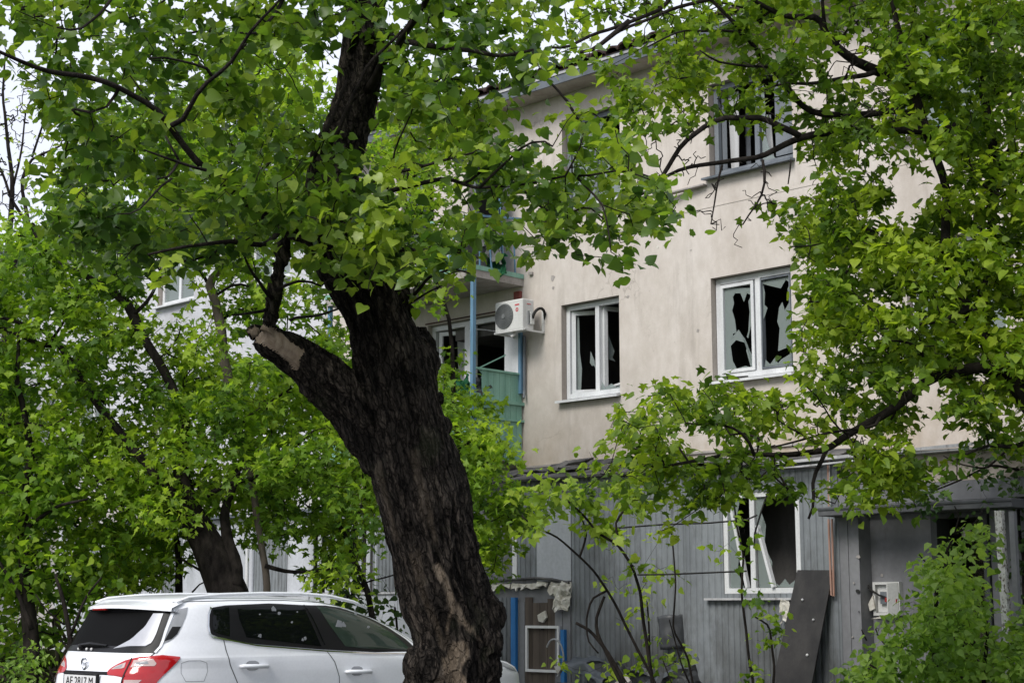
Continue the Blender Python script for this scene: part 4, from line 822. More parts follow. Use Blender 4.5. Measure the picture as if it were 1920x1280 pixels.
def text(name, body, size, origin, ex, ey, material, parent, ext=.001):
    cu = bpy.data.curves.new(name, 'FONT'); cu.body = body; cu.size = size; cu.extrude = ext; cu.align_x = 'CENTER'; cu.align_y = 'CENTER'
    to = bpy.data.objects.new(name, cu); me = bpy.data.meshes.new_from_object(to); bpy.data.objects.remove(to)
    ex, ey = Vector(ex), Vector(ey); ez = ex.cross(ey); M_ = Matrix((ex, ey, ez)).transposed().to_4x4(); M_.translation = Vector(origin); me.transform(M_)
    me.materials.clear(); return part(name, me, material, parent)
text('plate_text', 'AE 2817 M', .10, K(-0.007, .0, .842), tuple(-CL), (0, 0, 1), 'ink_black', plt)
# emblem: two wings curling round a small core
q = MB()
for sg in (1, -1):
    q.tube([K(.062, .05 + sg * (.044 * math.cos(a)), .985 + sg * (.038 * math.sin(a)) + sg * .006) for a in np.linspace(-.6, 2.5, 12)], [.004 + .007 * math.sin(math.pi * i / 11) for i in range(12)], 6)
    q.tube([K(.062, .05 + sg * .004, .985 - sg * .004), K(.062, .05 + sg * .028, .985 + sg * .012)], [.010, .004], 6)
part('emblem', q, 'chrome', car)
# leaf reflections are left to the glass; grey patches paint sky reflections
for x_, z_, r_ in ((1.43, 1.44, .03), (1.48, 1.41, .02), (1.24, 1.22, .022), (1.60, 1.33, .012), (1.72, 1.19, .02), (1.69, 1.175, .015), (1.27, 1.40, .008), (1.68, 1.42, .009), (2.12, 1.30, .05), (2.18, 1.30, .03), (2.48, 1.28, .018), (2.38, 1.40, .02)):
    n_ = 7; part('painted_reflection', MB().slab([K(x_ + r_ * math.cos(a) * R.uniform(.5, 1.3), -(side_y(x_, z_) + .012), z_ + r_ * math.sin(a) * R.uniform(.5, 1.2)) for a in np.linspace(0, 5.4, n_)], .003, -CL), 'lens_grey', car)
# ------------------------------------------------------------------ trees
def vnoise(p, seed=0):            # smooth value noise in 0..1, many points at once
    p = np.asarray(p, float) + seed * 17.13; i = np.floor(p).astype(np.int64); f = p - i; f = f * f * f * (f * (f * 6 - 15) + 10); r = 0
    for dx in (0, 1):
        for dy in (0, 1):
            for dz in (0, 1):
                h = ((i[:, 0] + dx) * 374761393 + (i[:, 1] + dy) * 668265263 + (i[:, 2] + dz) * 2147483647 + seed * 974711) & 0xffffffff
                h = ((h ^ (h >> 13)) * 1274126177) & 0xffffffff; h = (h ^ (h >> 16)) & 0xffff
                wgt = (f[:, 0] if dx else 1 - f[:, 0]) * (f[:, 1] if dy else 1 - f[:, 1]) * (f[:, 2] if dz else 1 - f[:, 2]); r = r + wgt * h / 65535.
    return r
def pxpath(pts, Y, wpx=None):     # traced points (px, py[, width px]) at distance Y (or Y0, Y1) -> list of (point, radius)
    n = len(pts); out_ = []
    for i, p in enumerate(pts):
        y = Y if not isinstance(Y, tuple) else Y[0] + (Y[1] - Y[0]) * i / max(1, n - 1)
        w_ = p[2] if len(p) > 2 else wpx[0] + (wpx[1] - wpx[0]) * i / max(1, n - 1)
        out_.append((at(p[0], p[1], y), w_ / 2 * y / FPX))
    return out_
def resample(path, step, wob=0, seed=0):
    P_ = np.array([p for p, r in path]); r_ = np.array([r for p, r in path]); ln = np.concatenate([[0], np.cumsum(np.linalg.norm(np.diff(P_, axis=0), axis=1))])
    n = max(2, int(ln[-1] / step) + 1); t = np.linspace(0, ln[-1], n * 4)
    Q = np.stack([np.interp(t, ln, P_[:, k]) for k in range(3)], 1); q = np.interp(t, ln, r_)
    k_ = 5; ker = np.ones(k_) / k_; pad = k_ // 2
    for _ in range(2):
        Qp = np.concatenate([np.repeat(Q[:1], pad, 0), Q, np.repeat(Q[-1:], pad, 0)]); Q2 = np.stack([np.convolve(Qp[:, k], ker, 'valid') for k in range(3)], 1); Q2[0] = Q[0]; Q2[-1] = Q[-1]; Q = Q2
    Q = Q[::4]; q = q[::4]
    if wob:
        nn = np.stack([vnoise(Q * 3.1, seed + k) - .5 for k in range(3)], 1) * wob; nn[0] = 0; Q = Q + nn
    return Q, q

# ---- the old leaning tree in front
FGY = 9.6
trunk_px = [(858, 1610, 250), (855, 1500, 205), (853, 1380, 178), (852, 1280, 160), (854, 1240, 158), (853, 1200, 152), (845, 1160, 150), (833, 1120, 152), (822, 1080, 150), (814, 1040, 150), (802, 1000, 152), (794, 960, 156), (786, 920, 156), (777, 880, 150), (768, 840, 150),
            (760, 800, 146), (748, 760, 136), (737, 720, 134), (729, 680, 130), (719, 640, 124), (705, 600, 118), (688, 560, 120), (670, 520, 126), (650, 480, 130), (634, 430, 124), (624, 370, 104), (626, 310, 86), (653, 235, 80), (673, 170, 82), (681, 100, 80), (682, 30, 68), (680, -40, 60), (672, -180, 50), (690, -330, 36), (715, -460, 18)]
limb_px = [(765, 910, 60), (728, 858, 96), (697, 812, 100), (668, 775, 98), (640, 745, 92), (612, 716, 88), (588, 692, 82), (562, 672, 76), (536, 655, 72), (512, 636, 66), (494, 627, 52), (484, 622, 30)]
stub_px = [(498, 625, 34), (506, 602, 26), (512, 570, 26), (517, 545, 24), (521, 515, 19), (528, 480, 15), (540, 440, 11), (548, 400, 8)]
low_left = [(650, 470, 90), (600, 440, 60), (540, 415, 36), (480, 385, 24), (437, 353, 17), (386, 319, 15), (353, 282, 13), (322, 242, 13), (292, 201, 12), (252, 178, 11), (215, 161, 11), (181, 151, 11), (134, 141, 10), (101, 138, 10), (67, 124, 9), (34, 109, 8), (0, 94, 7), (-60, 70, 6), (-130, 40, 4)]
old = thing('old_tree', 'huge dark leaning tree with a sawn off side limb in front of the white car', 'tree', (at(858, 1610, FGY)[0], FGY, 0))
mb = MB()
for path, Y in ((trunk_px, (9.75, 9.2)), (limb_px, (9.55, 9.25)), (stub_px, 9.22), (low_left[:6], (9.5, 8.1))):
    pr = pxpath(path, Y); Q, q = resample(pr, .03); mb.tube(list(Q), list(q), 28)
for x, y, r_, dy in ((790, 650, 30, .0), (794, 682, 32, .0), (804, 702, 20, .0), (818, 664, 8, .0), (893, 1165, 52, .05), (905, 1205, 40, .0), (880, 1110, 30, -.05), (780, 668, 36, -.02), (788, 640, 26, .0), (770, 700, 30, -.05), (762, 582, 12, .0), (815, 800, 26, -.05), (825, 860, 22, .0), (730, 640, 24, -.22), (610, 715, 30, -.12),
                     (800, 1250, 40, -.1), (905, 1250, 34, .0), (735, 690, 26, -.2), (795, 1300, 40, -.1), (820, 745, 14, .0), (745, 560, 22, -.15), (478, 622, 14, 0)):
    mb.ball(at(x, y, FGY + dy), r_ * FGY / FPX, 14)
for k in range(7):                 # root flare
    a = 2 * math.pi * k / 7 + .3; c = at(858, 1610, FGY); c[2] = 0
    mb.tube([c + np.array([math.cos(a) * .15, math.sin(a) * .15, .55]), c + np.array([math.cos(a) * .36, math.sin(a) * .36, .12]), c + np.array([math.cos(a) * .7, math.sin(a) * .7, -.12])], [.16, .15, .07], 12)
tmp = bpy.data.objects.new('trunk_base', mb.mesh('trunk_base')); COL.objects.link(tmp)
md = tmp.modifiers.new('r', 'REMESH'); md.mode = 'VOXEL'; md.voxel_size = .0085; md.use_smooth_shade = True
md = tmp.modifiers.new('s', 'SMOOTH'); md.iterations = 8; md.factor = .5
dg = bpy.context.evaluated_depsgraph_get(); me = bpy.data.meshes.new_from_object(tmp.evaluated_get(dg)); bpy.data.objects.remove(tmp)
n_ = len(me.vertices); V = np.empty(n_ * 3); me.vertices.foreach_get('co', V); V = V.reshape(-1, 3); NN = np.empty(n_ * 3); me.vertices.foreach_get('normal', NN); NN = NN.reshape(-1, 3)
Qt, qt = resample(pxpath(trunk_px, (9.75, 9.2)), .05); Ql, ql = resample(pxpath(limb_px[2:], (9.5, 9.25)), .05)
cx = np.interp(V[:, 2], Qt[:, 2], Qt[:, 0]); tc_ = np.stack([V[:, 0] - cx, V[:, 1] - FGY, V[:, 2]], 1)      # straightened coordinates
dl = np.min(np.linalg.norm(V[:, None, :] - Ql[None, ::2, :], axis=2) - ql[None, ::2], axis=1); wl = np.clip(1 - (dl - .02) / .08, 0, 1)
ax = Ql[-1] - Ql[0]; ax /= np.linalg.norm(ax); al = V @ ax; e1 = np.cross(ax, [0, 1, 0]); e1 /= np.linalg.norm(e1); lc = np.stack([V @ e1, V[:, 1], al], 1)
def bark(c):
    wv = np.stack([vnoise(c * 2.2, 31 + k) - .5 for k in range(3)], 1) * np.array([.10, .10, .12]); c = c + wv
    a = 1 - np.abs(2 * vnoise(c * np.array([22, 22, 2.4]), 3) - 1); b_ = 1 - np.abs(2 * vnoise(c * np.array([48, 48, 6.]), 5) - 1); g = vnoise(c * np.array([5, 5, 2.6]), 7); l_ = vnoise(c * np.array([11, 11, 5.]), 9)
    f_ = vnoise(c * np.array([100, 100, 26.]), 13)
    return a ** 1.3, b_, g, l_, f_
A = [x * (1 - wl) + y * wl for x, y in zip(bark(tc_), bark(lc))]
disp = .028 * (A[0] - .5) + .014 * (A[1] - .5) + .060 * (A[2] - .5) + .034 * (A[3] - .5) + .010 * (A[4] - .5)
# project to the picture only to place the worn patches and painted light streaks traced from it
pc = np.array([0, 0, EYE]); v_ = V - pc; zf = v_[:, 1] * CP + v_[:, 2] * SP; X = 960 + FPX * v_[:, 0] / zf; Yp = 640 - FPX * (-v_[:, 1] * SP + v_[:, 2] * CP) / zf
front = NN[:, 1] < .25
def seg_d(poly):
    d_ = np.full(n_, 1e9)
    for (x0, y0), (x1, y1) in zip(poly, poly[1:]):
        t = np.clip(((X - x0) * (x1 - x0) + (Yp - y0) * (y1 - y0)) / ((x1 - x0) ** 2 + (y1 - y0) ** 2 + 1e-9), 0, 1); d_ = np.minimum(d_, np.hypot(X - x0 - t * (x1 - x0), Yp - y0 - t * (y1 - y0)))
    return d_
nzv = vnoise(tc_ * np.array([40, 40, 9.]), 77)
wood = np.zeros(n_)
for poly, w_ in (([(818, 1062), (832, 1090), (848, 1130), (862, 1158), (880, 1180)], 9), ([(848, 1130), (838, 1180)], 4), ([(862, 1225), (852, 1260), (866, 1300), (872, 1340)], 24), ([(884, 1175), (892, 1190), (905, 1203)], 4), ([(835, 1240), (820, 1290)], 12)):
    wood = np.maximum(wood, np.clip((w_ * (.45 + 1.1 * nzv) - seg_d(poly)) / 5, 0, 1))
wood *= .85
for poly, w_ in (([(775, 850), (782, 900), (800, 960), (815, 1010)], 10), ([(712, 870), (725, 930), (745, 1010)], 8), ([(780, 1040), (800, 1120), (835, 1210)], 12)): wood = np.maximum(wood, .22 * np.clip((w_ * (.4 + 1.2 * nzv) - seg_d(poly)) / 6, 0, 1))  # faint streaks: light on the bark ridges put into the wood mask
cutp = [(466, 615), (489, 604), (517, 616), (534, 624), (548, 640), (574, 655), (562, 674), (560, 692), (552, 697), (534, 679), (517, 661), (487, 647), (467, 631)]
ins = np.zeros(n_, bool)
for (x0, y0), (x1, y1) in zip(cutp, cutp[1:] + cutp[:1]):
    c_ = ((y0 > Yp) != (y1 > Yp)) & (X < (x1 - x0) * (Yp - y0) / (y1 - y0 + 1e-9) + x0); ins ^= c_
jagn = vnoise(V * 60, 41)
cut = ins & front & (NN[:, 1] < .25)
disp = np.where(cut, disp * .35 - .012, disp); wood = np.where(front, wood, 0)
V = V + NN * disp[:, None]; me.vertices.foreach_set('co', V.ravel())
for nm, arr in (('ridge', np.clip((A[0] - .45) * 1.3 + (A[1] - .5) * .5 + (A[4] - .5) * .6, 0, 1) * np.clip(.15 + 1.1 * (A[2] - .2), 0, 1)), ('wood', np.where(cut, .0, wood))):
    at_ = me.attributes.new(nm, 'FLOAT', 'POINT'); at_.data.foreach_set('value', arr.astype(np.float32))
me.materials.clear(); me.materials.append(mat('old_bark')); me.materials.append(mat('cut_wood'))
nf = len(me.polygons); ls = np.empty(nf, np.int32); me.polygons.foreach_get('loop_start', ls); lv = np.empty(len(me.loops), np.int32); me.loops.foreach_get('vertex_index', lv)
mi = np.where(cut[lv[ls]], 1, 0).astype(np.int32); me.polygons.foreach_set('material_index', mi); me.update()
part('trunk', me, 'old_bark', old, smooth=True)
for pl, Y_ in (([(484, 660), (500, 668), (520, 700), (505, 690)], 9.16), ([(545, 640), (556, 652), (580, 668), (566, 650)], 9.14)):
    pass

# ---- growing crowns: traced limbs, then twigs that reach every point asked for, then leaves along them
def grid_points(rows, Y, seed, per=1.0, ext=True, top=5):
    """rows: {row of 40 px: [(x0, x1, density 0..9)]}; points spread in depth over Y = (near, far)"""
    rg = np.random.default_rng(seed); out_ = []
    rr_ = dict(rows)
    if ext and 0 in rr_:
        for k in range(1, top + 1): rr_[-k] = [(a, b, d * .9) for a, b, d in rr_[0]]
    for r_, runs in rr_.items():
        for a, b, d in runs:
            if ext and a <= 0: a = -160
            if ext and b >= 1920: b = 2100
            m_ = (b - a) / 40. * d / 8. * per; n = int(m_) + (rg.random() < m_ % 1)
            y_ = rg.uniform(Y[0], Y[1], n)
            for k in range(n): out_.append(at(rg.uniform(a, b), rg.uniform(r_ * 40, r_ * 40 + 40), y_[k]))
    return np.array(out_)
def grow(mains, pts, seed, stiff=.35, tip=.0016, step=.07):
    """mains: list of (Q, r, tree id). returns nodes, parents, radii, ids, count of main nodes"""
    nodes, par, rad, ids = [], [], [], []
    for Q, q, tid in mains:
        for k in range(len(Q)):
            nodes.append(Q[k]); par.append(len(nodes) - 2 if k else -1); rad.append(q[k]); ids.append(tid)
    nm = len(nodes); nodes = np.array(nodes + [np.zeros(3)] * len(pts)); plen = np.zeros(len(nodes)); ids = ids + [0] * len(pts); par = par + [-1] * len(pts)
    P_ = pts; D2 = np.full(len(P_), 1e9); src = np.zeros(len(P_), int)
    for a in range(0, nm, 64):
        dd = np.linalg.norm(P_[:, None, :] - nodes[None, a:min(nm, a + 64)], axis=2); j = dd.argmin(1); v = dd[np.arange(len(P_)), j]; m_ = v < D2; D2[m_] = v[m_]; src[m_] = j[m_] + a
    alive = np.ones(len(P_), bool); cost = D2.copy(); k = nm
    for _ in range(len(P_)):
        i = int(np.argmin(np.where(alive, cost, 1e9))); alive[i] = False; nodes[k] = P_[i]; par[k] = int(src[i]); ids[k] = ids[src[i]]
        plen[k] = plen[src[i]] + np.linalg.norm(P_[i] - nodes[src[i]])
        c_ = np.linalg.norm(P_ - P_[i], axis=1) + stiff * plen[k] * .35; m_ = alive & (c_ < cost); cost[m_] = c_[m_]; src[m_] = k; k += 1
    par = np.array(par); R_ = np.zeros(len(nodes)); R_[:nm] = rad; acc = np.zeros(len(nodes))
    for k in range(len(nodes) - 1, nm - 1, -1):
        R_[k] = max(tip, acc[k] ** (1 / 2.4)); p = par[k]
        if p >= nm: acc[p] += R_[k] ** 2.4
    return nodes, par, R_, np.array(ids), nm
def twig_mesh(nodes, par, R_, ids, nm, tid, seed, wob=.10, sides=4):
    rg = np.random.default_rng(seed); mb = MB(); ch = {}
    for k in range(nm, len(nodes)):
        if ids[k] != tid: continue
        p = par[k]; a, b = nodes[p], nodes[k]; d_ = b - a; l_ = np.linalg.norm(d_); j = rg.normal(0, 1, 3) * wob * l_; j2 = rg.normal(0, 1, 3) * wob * l_
        r0 = min(R_[p], R_[k] * 1.25) if p >= nm else min(R_[p] * .8, R_[k] * 1.5)
        sag = np.array([0, 0, .05 * l_])
        mb.tube([a, a + d_ * .35 + j + sag, a + d_ * .7 + j2 + sag, b], [r0, (r0 * 2 + R_[k]) / 3, (r0 + R_[k] * 2) / 3, R_[k]], sides, cap=False)
    return mb
HALF = {'broad': [(.24, -.10), (.42, .06), (.49, .26), (.43, .46), (.36, .60), (.24, .78), (.12, .92)],
        'lobed': [(.24, -.10), (.46, .06), (.40, .24), (.54, .52), (.32, .56), (.24, .76), (.10, .92)],
        'star': [(.14, -.06), (.50, -.04), (.26, .17), (.58, .47), (.24, .44), (.19, .64), (.08, .90)],
        'far': [(.30, .02), (.44, .34), (.24, .68)], 'slim': [(.16, .15), (.20, .45), (.13, .75)]}
def leaf_template(kind, curl=.25, fold=.30):
    h = HALF[kind]; n = len(h); H = lambda x, y: (x, y, fold * abs(x) * (1 - .5 * abs(x)) - curl * y * y - .25 * x * x)
    V_ = [H(0, 0)] + [H(0, .03 + .9 * (k + .5) / n) for k in range(n)] + [H(0, 1.04)]; F_ = []; t_ = n + 1
    for sg in (1, -1):
        o_ = len(V_); V_ += [H(sg * x, y) for x, y in h]
        q = [(0, 1, o_)] + [(k + 1, k + 2, o_ + k + 1, o_ + k) for k in range(n - 1)] + [(n, t_, o_ + n - 1)]
        F_ += [tuple(reversed(f)) for f in q] if sg > 0 else q
    return np.array(V_, float), F_
TPL = {k: leaf_template(k, .30) for k in HALF}
def frames(n, rg, up=.8, droop=.35):
    th = rg.uniform(0, 2 * math.pi, n); a = np.stack([np.cos(th), np.sin(th), -droop + rg.normal(0, .45, n)], 1); a /= np.linalg.norm(a, axis=1)[:, None]
    nn = rg.normal(0, 1, (n, 3)) * .6; nn[:, 2] += up; nn -= a * (nn * a).sum(1)[:, None]; nn /= np.linalg.norm(nn, axis=1)[:, None]
    return np.cross(a, nn), a, nn
def leaf_batch(name, pos, X_, A_, N_, sc, rnd, kind, material, parent, stuff=True):
    T, Fc = TPL[kind]; n = len(pos); m_ = len(T)
    V_ = pos[:, None, :] + sc[:, None, None] * (T[None, :, 0, None] * X_[:, None, :] + T[None, :, 1, None] * A_[:, None, :] + T[None, :, 2, None] * N_[:, None, :])
    me = bpy.data.meshes.new(name); me.vertices.add(n * m_); me.vertices.foreach_set('co', V_.ravel().astype(np.float32))
    lens = [len(f) for f in Fc]; tot = sum(lens); base = np.concatenate([np.array(f) for f in Fc]); loops = (base[None, :] + (np.arange(n) * m_)[:, None]).ravel()
    me.loops.add(n * tot); me.loops.foreach_set('vertex_index', loops.astype(np.int32)); starts = (np.concatenate([[0], np.cumsum(lens)[:-1]])[None, :] + (np.arange(n) * tot)[:, None]).ravel()
    me.polygons.add(n * len(Fc)); me.polygons.foreach_set('loop_start', starts.astype(np.int32)); me.update(calc_edges=True); me.validate()
    at_ = me.attributes.new('rnd', 'FLOAT', 'POINT'); at_.data.foreach_set('value', np.repeat(rnd, m_).astype(np.float32))
    return part(name, me, material, parent, 'stuff' if stuff else None, smooth=True)
def leaves_for(nodes, par, nm, sel, per, rg, spread, size, bias, up=.8, bright_y=None, droop=.35):
    """positions, frames, sizes and tones of the leaves hung round the chosen twig nodes"""
    idx = np.repeat(sel, rg.poisson(per, len(sel))); n = len(idx); p = par[idx]; t = rg.uniform(0, 1, n) ** .6
    pos = nodes[idx] * t[:, None] + nodes[p] * (1 - t[:, None]); far_ = np.linalg.norm(nodes[idx] - nodes[p], axis=1) > .5; pos[far_] = nodes[idx][far_]
    pos = pos + rg.normal(0, 1, (n, 3)) * spread * np.array([1, 1, .7]); X_, A_, N_ = frames(n, rg, up, droop); pos = pos + A_ * size * .35
    tone = vnoise(nodes[idx] * 2.2, 5) * 1.15 + vnoise(nodes[idx] * 7., 8) * .5 - .825 + bias + rg.normal(0, .2, n)
    return pos, X_, A_, N_, size * rg.uniform(.6, 1.25, n), np.clip(tone + .5, 0, 1)
LEAFMESH = {}
def leaf_objects(parent, pos, X_, A_, N_, sc, rnd, kind, material, count):
    """the leaves that show largest become single parts; returns which ones"""
    v_ = pos - np.array([0, 0, EYE]); zf = v_[:, 1] * CP + v_[:, 2] * SP; px_ = 960 + FPX * v_[:, 0] / zf; py_ = 640 - FPX * (-v_[:, 1] * SP + v_[:, 2] * CP) / zf
    vis = (px_ > 5) & (px_ < 1915) & (py_ > 5) & (py_ < 1275); fac = np.abs((N_ * (v_ / np.linalg.norm(v_, axis=1)[:, None])).sum(1))
    sz = np.where(vis, sc / zf * (.3 + fac), 0) / (1 + .15 * (v_[:, 1] - v_[:, 1].min())); pick = np.argsort(-sz)[:count]
    for i in pick:
        key = (kind, material, int(rnd[i] * 7.99))
        if key not in LEAFMESH:
            T, Fc = TPL[kind]; me = bpy.data.meshes.new('leaf'); me.from_pydata([tuple(v) for v in T], [], Fc); at_ = me.attributes.new('rnd', 'FLOAT', 'POINT'); at_.data.foreach_set('value', np.full(len(T), (key[2] + .5) / 8, np.float32)); me.materials.append(mat(material)); me.polygons.foreach_set('use_smooth', [True] * len(me.polygons)); LEAFMESH[key] = me
        o = bpy.data.objects.new('leaf', LEAFMESH[key]); COL.objects.link(o); o.parent = parent; o.matrix_parent_inverse = WORLD[parent.name].inverted()
        M_ = Matrix((tuple(X_[i] * sc[i]), tuple(A_[i] * sc[i]), tuple(N_[i] * sc[i]))).transposed().to_4x4(); M_.translation = Vector(pos[i]); o.matrix_basis = M_
    keep = np.ones(len(pos), bool); keep[pick] = False; return keep

# foreground crown
FGR = {0: [(0, 175, 8), (200, 250, 5), (270, 640, 8), (640, 720, 4), (725, 1010, 8), (1010, 1080, 3)], 1: [(0, 30, 5), (60, 200, 8), (200, 640, 8.5), (660, 710, 2), (725, 1050, 8)],
 2: [(5, 100, 5), (110, 600, 8.5), (600, 640, 3), (730, 1050, 8), (1060, 1110, 2)], 3: [(60, 110, 3), (110, 500, 9), (500, 600, 5), (730, 1020, 8)], 4: [(80, 520, 9), (520, 620, 5), (720, 950, 8)],
 5: [(95, 500, 9), (500, 610, 5), (720, 920, 8), (930, 970, 3), (1050, 1170, 6)], 6: [(100, 130, 5), (160, 590, 7), (740, 950, 6), (970, 1190, 7)], 7: [(120, 580, 7), (650, 760, 3), (850, 1240, 7)],
 8: [(60, 160, 4), (160, 580, 8), (690, 760, 2), (870, 1270, 8)], 9: [(60, 140, 7), (140, 620, 8), (620, 740, 4), (960, 1270, 8)], 10: [(80, 620, 9), (620, 900, 8), (900, 970, 5), (985, 1260, 8)],
 11: [(130, 640, 9), (640, 900, 9), (900, 960, 5), (990, 1190, 6)], 12: [(200, 330, 8), (330, 500, 3), (560, 600, 5), (600, 880, 8), (1100, 1180, 5)], 13: [(230, 290, 5), (690, 790, 3)]}
mains = []
def add_main(px, Y, tid, w_=None, step=.08, store=mains):
    Q, q = resample(pxpath(px, Y, w_), step, .03, len(store)); store.append((Q, q, tid)); return Q, q
fg_limbs = [(low_left[:6], (9.5, 8.6), None), (low_left[5:], (8.6, 7.6), None),
 ([(322, 235), (350, 222), (352, 205), (362, 185), (375, 165), (395, 145), (430, 125), (455, 85), (470, 60), (500, 30), (530, 0), (560, -60)], (8.35, 7.9), (11, 4)),
 ([(396, 141), (386, 128), (346, 118), (302, 107), (260, 112)], (8.3, 8.0), (7, 3)), ([(335, 300), (325, 275), (312, 255), (300, 235)], 8.5, (5, 3)),
 ([(386, 319), (335, 302), (290, 285), (255, 276)], (8.6, 8.3), (7, 3)), ([(335, 302), (330, 325), (310, 335), (280, 333)], (8.5, 8.3), (6, 3)), ([(322, 335), (290, 365), (250, 400), (200, 405)], (8.5, 8.1), (5, 2)),
 ([(640, 470), (632, 420), (650, 385), (674, 356), (731, 329), (791, 314), (841, 302), (900, 285)], (9.4, 8.3), (12, 4)), ([(640, 440), (660, 390), (724, 363), (780, 345), (835, 331), (875, 343), (899, 353), (980, 350), (1080, 330)], (9.4, 8.6), (12, 4)),
 ([(724, 363), (735, 300), (740, 280), (760, 245), (775, 215), (785, 170)], (9.1, 8.8), (5, 2)), ([(1060, 330), (1080, 290), (1095, 260), (1085, 235)], 8.7, (4, 2)), ([(899, 353), (960, 300), (990, 270), (1035, 265), (1040, 290)], (8.7, 8.5), (6, 3)),
 ([(690, 170), (715, 120), (740, 95), (760, 60), (800, 10), (830, -60)], (9.2, 8.6), (20, 10)), ([(620, 270), (650, 200), (690, 120), (735, 80), (770, 40)], (9.0, 8.6), (9, 4)), ([(585, 300), (610, 250), (640, 190), (660, 130)], (9.1, 9.0), (9, 5)),
 ([(690, 60), (760, 80), (850, 90), (930, 110), (1010, 90)], (9.2, 8.4), (14, 5)), ([(680, -40), (560, -60), (400, -40), (250, -70), (100, -60)], (9.2, 7.8), (30, 8)), ([(560, -60), (520, 20), (480, 60), (440, 60)], (8.8, 8.2), (9, 4)), ([(250, -70), (200, 20), (150, 60), (90, 50)], (8.2, 7.8), (8, 3)),
 ([(512, 560), (490, 535), (470, 510), (455, 480), (440, 440)], (9.2, 8.9), (8, 3)), ([(515, 545), (560, 525), (590, 530), (620, 545)], 9.1, (7, 3)), ([(499, 580), (470, 585), (430, 590)], (9.2, 9.0), (7, 3)), ([(545, 600), (600, 590), (640, 575)], (9.4, 9.3), (6, 4)),
 ([(650, 480), (720, 465), (800, 470), (870, 480)], (9.3, 8.6), (14, 4)), ([(540, 415), (500, 460), (430, 450), (350, 460), (260, 480)], (9.1, 8.2), (13, 4)), ([(770, 560), (800, 520), (850, 500), (885, 515)], (9.4, 9.0), (7, 3)),
 ([(1080, 330), (1130, 380), (1140, 440), (1150, 490)], (8.6, 8.4), (5, 2)), ([(1080, 330), (1170, 320), (1240, 345)], (8.6, 8.4), (5, 2)), ([(765, 570), (790, 555), (830, 530), (870, 510)], (9.5, 9.3), (5, 2))]
lm = MB()
for i_, (px, Y, w_) in enumerate(fg_limbs):
    k_ = 1.0 if i_ < 8 else .55
    Y = (Y[0] - (0 if Y[0] > 9.15 else k_ if i_ != 1 else .55), Y[1] - k_ + (.45 if i_ < 2 else 0)) if isinstance(Y, tuple) else Y - k_
    Q, q = add_main(px, Y, 1, w_); o = part('limb', MB().tube(list(Q), list(q), 8), 'twig_bark', old, smooth=True)
Qs, qs = resample(pxpath(trunk_px[22:], (9.4, 9.2)), .15); mains.append((Qs, qs * .5, 1)); Qs, qs = resample(pxpath(stub_px, 9.22), .1); mains.append((Qs, qs, 1))
pts = np.concatenate([grid_points(FGR, (7.75, 10.1), 3, 1.65), grid_points({3: [(740, 900, 3)], 4: [(740, 900, 3)], 5: [(740, 900, 4)], 6: [(600, 680, 4), (740, 900, 2)], 7: [(580, 680, 7)], 8: [(570, 690, 9)], 9: [(570, 680, 9)], 10: [(570, 760, 8)], 11: [(580, 800, 6)], 12: [(600, 760, 4)]}, (8.0, 8.9), 4, 1.3, ext=False)])
G_ = grow(mains, pts, 3, tip=.0026); nodes, par, R_, ids, nm = G_
part('twigs', twig_mesh(nodes, par, R_, ids, nm, 1, 4), 'twig_bark', old, 'stuff')
rg = np.random.default_rng(12); LV = leaves_for(nodes, par, nm, np.arange(nm, len(nodes)), 18, rg, .065, .064, -.02, .9)
keep = leaf_objects(old, *LV, 'broad', 'leaf_front', 300); k2 = rg.random(len(keep)) < .5
leaf_batch('crown', *[v[keep & k2] for v in LV], 'broad', 'leaf_front', old); leaf_batch('crown', *[v[keep & ~k2] for v in LV], 'lobed', 'leaf_front', old)
print('fg nodes', len(pts), 'leaves', len(keep))

# right tree
RTR = {0: [(1080, 1240, 3), (1240, 1290, 2), (1290, 1560, 6), (1560, 1620, 3), (1620, 1920, 8)], 1: [(1060, 1130, 2), (1220, 1290, 2), (1290, 1560, 5), (1560, 1630, 3), (1640, 1920, 8)], 2: [(1040, 1110, 2), (1200, 1550, 4.5), (1640, 1920, 8)],
 3: [(1150, 1500, 5), (1650, 1920, 8)], 4: [(1150, 1340, 6), (1340, 1430, 3), (1440, 1500, 3), (1520, 1640, 5), (1660, 1920, 9)], 5: [(1170, 1340, 4), (1380, 1440, 2), (1510, 1690, 6), (1700, 1920, 9)],
 6: [(1480, 1560, 2), (1560, 1780, 6), (1790, 1920, 9)], 7: [(1510, 1750, 4), (1800, 1920, 8)], 8: [(1510, 1660, 4), (1790, 1920, 8)], 9: [(1430, 1500, 2), (1500, 1680, 8), (1745, 1920, 8)], 10: [(1430, 1690, 8), (1740, 1920, 8)],
 11: [(1450, 1500, 3), (1500, 1920, 9)], 12: [(1510, 1920, 9)], 13: [(1510, 1920, 9)], 14: [(1500, 1920, 9)], 15: [(1500, 1920, 9)], 16: [(1490, 1820, 9), (1850, 1920, 9)], 17: [(1500, 1790, 7), (1830, 1920, 8)],
 18: [(1210, 1330, 7), (1330, 1480, 7), (1500, 1700, 5), (1790, 1920, 8)], 19: [(1150, 1460, 7), (1510, 1690, 5), (1770, 1920, 7)], 20: [(1150, 1330, 5), (1340, 1440, 3), (1500, 1550, 2), (1650, 1730, 4), (1800, 1900, 4)],
 21: [(1190, 1420, 6), (1590, 1800, 5)], 22: [(1080, 1300, 4), (1300, 1490, 5), (1570, 1800, 8)], 23: [(1180, 1400, 4), (1600, 1740, 5)], 24: [(1190, 1260, 3)]}
rt = thing('right_tree', 'leafy tree reaching in from the right with long dark branches across the beige wall', 'tree', (at(2080, 1450, 12.8)[0], 12.8, 0))
rm = []
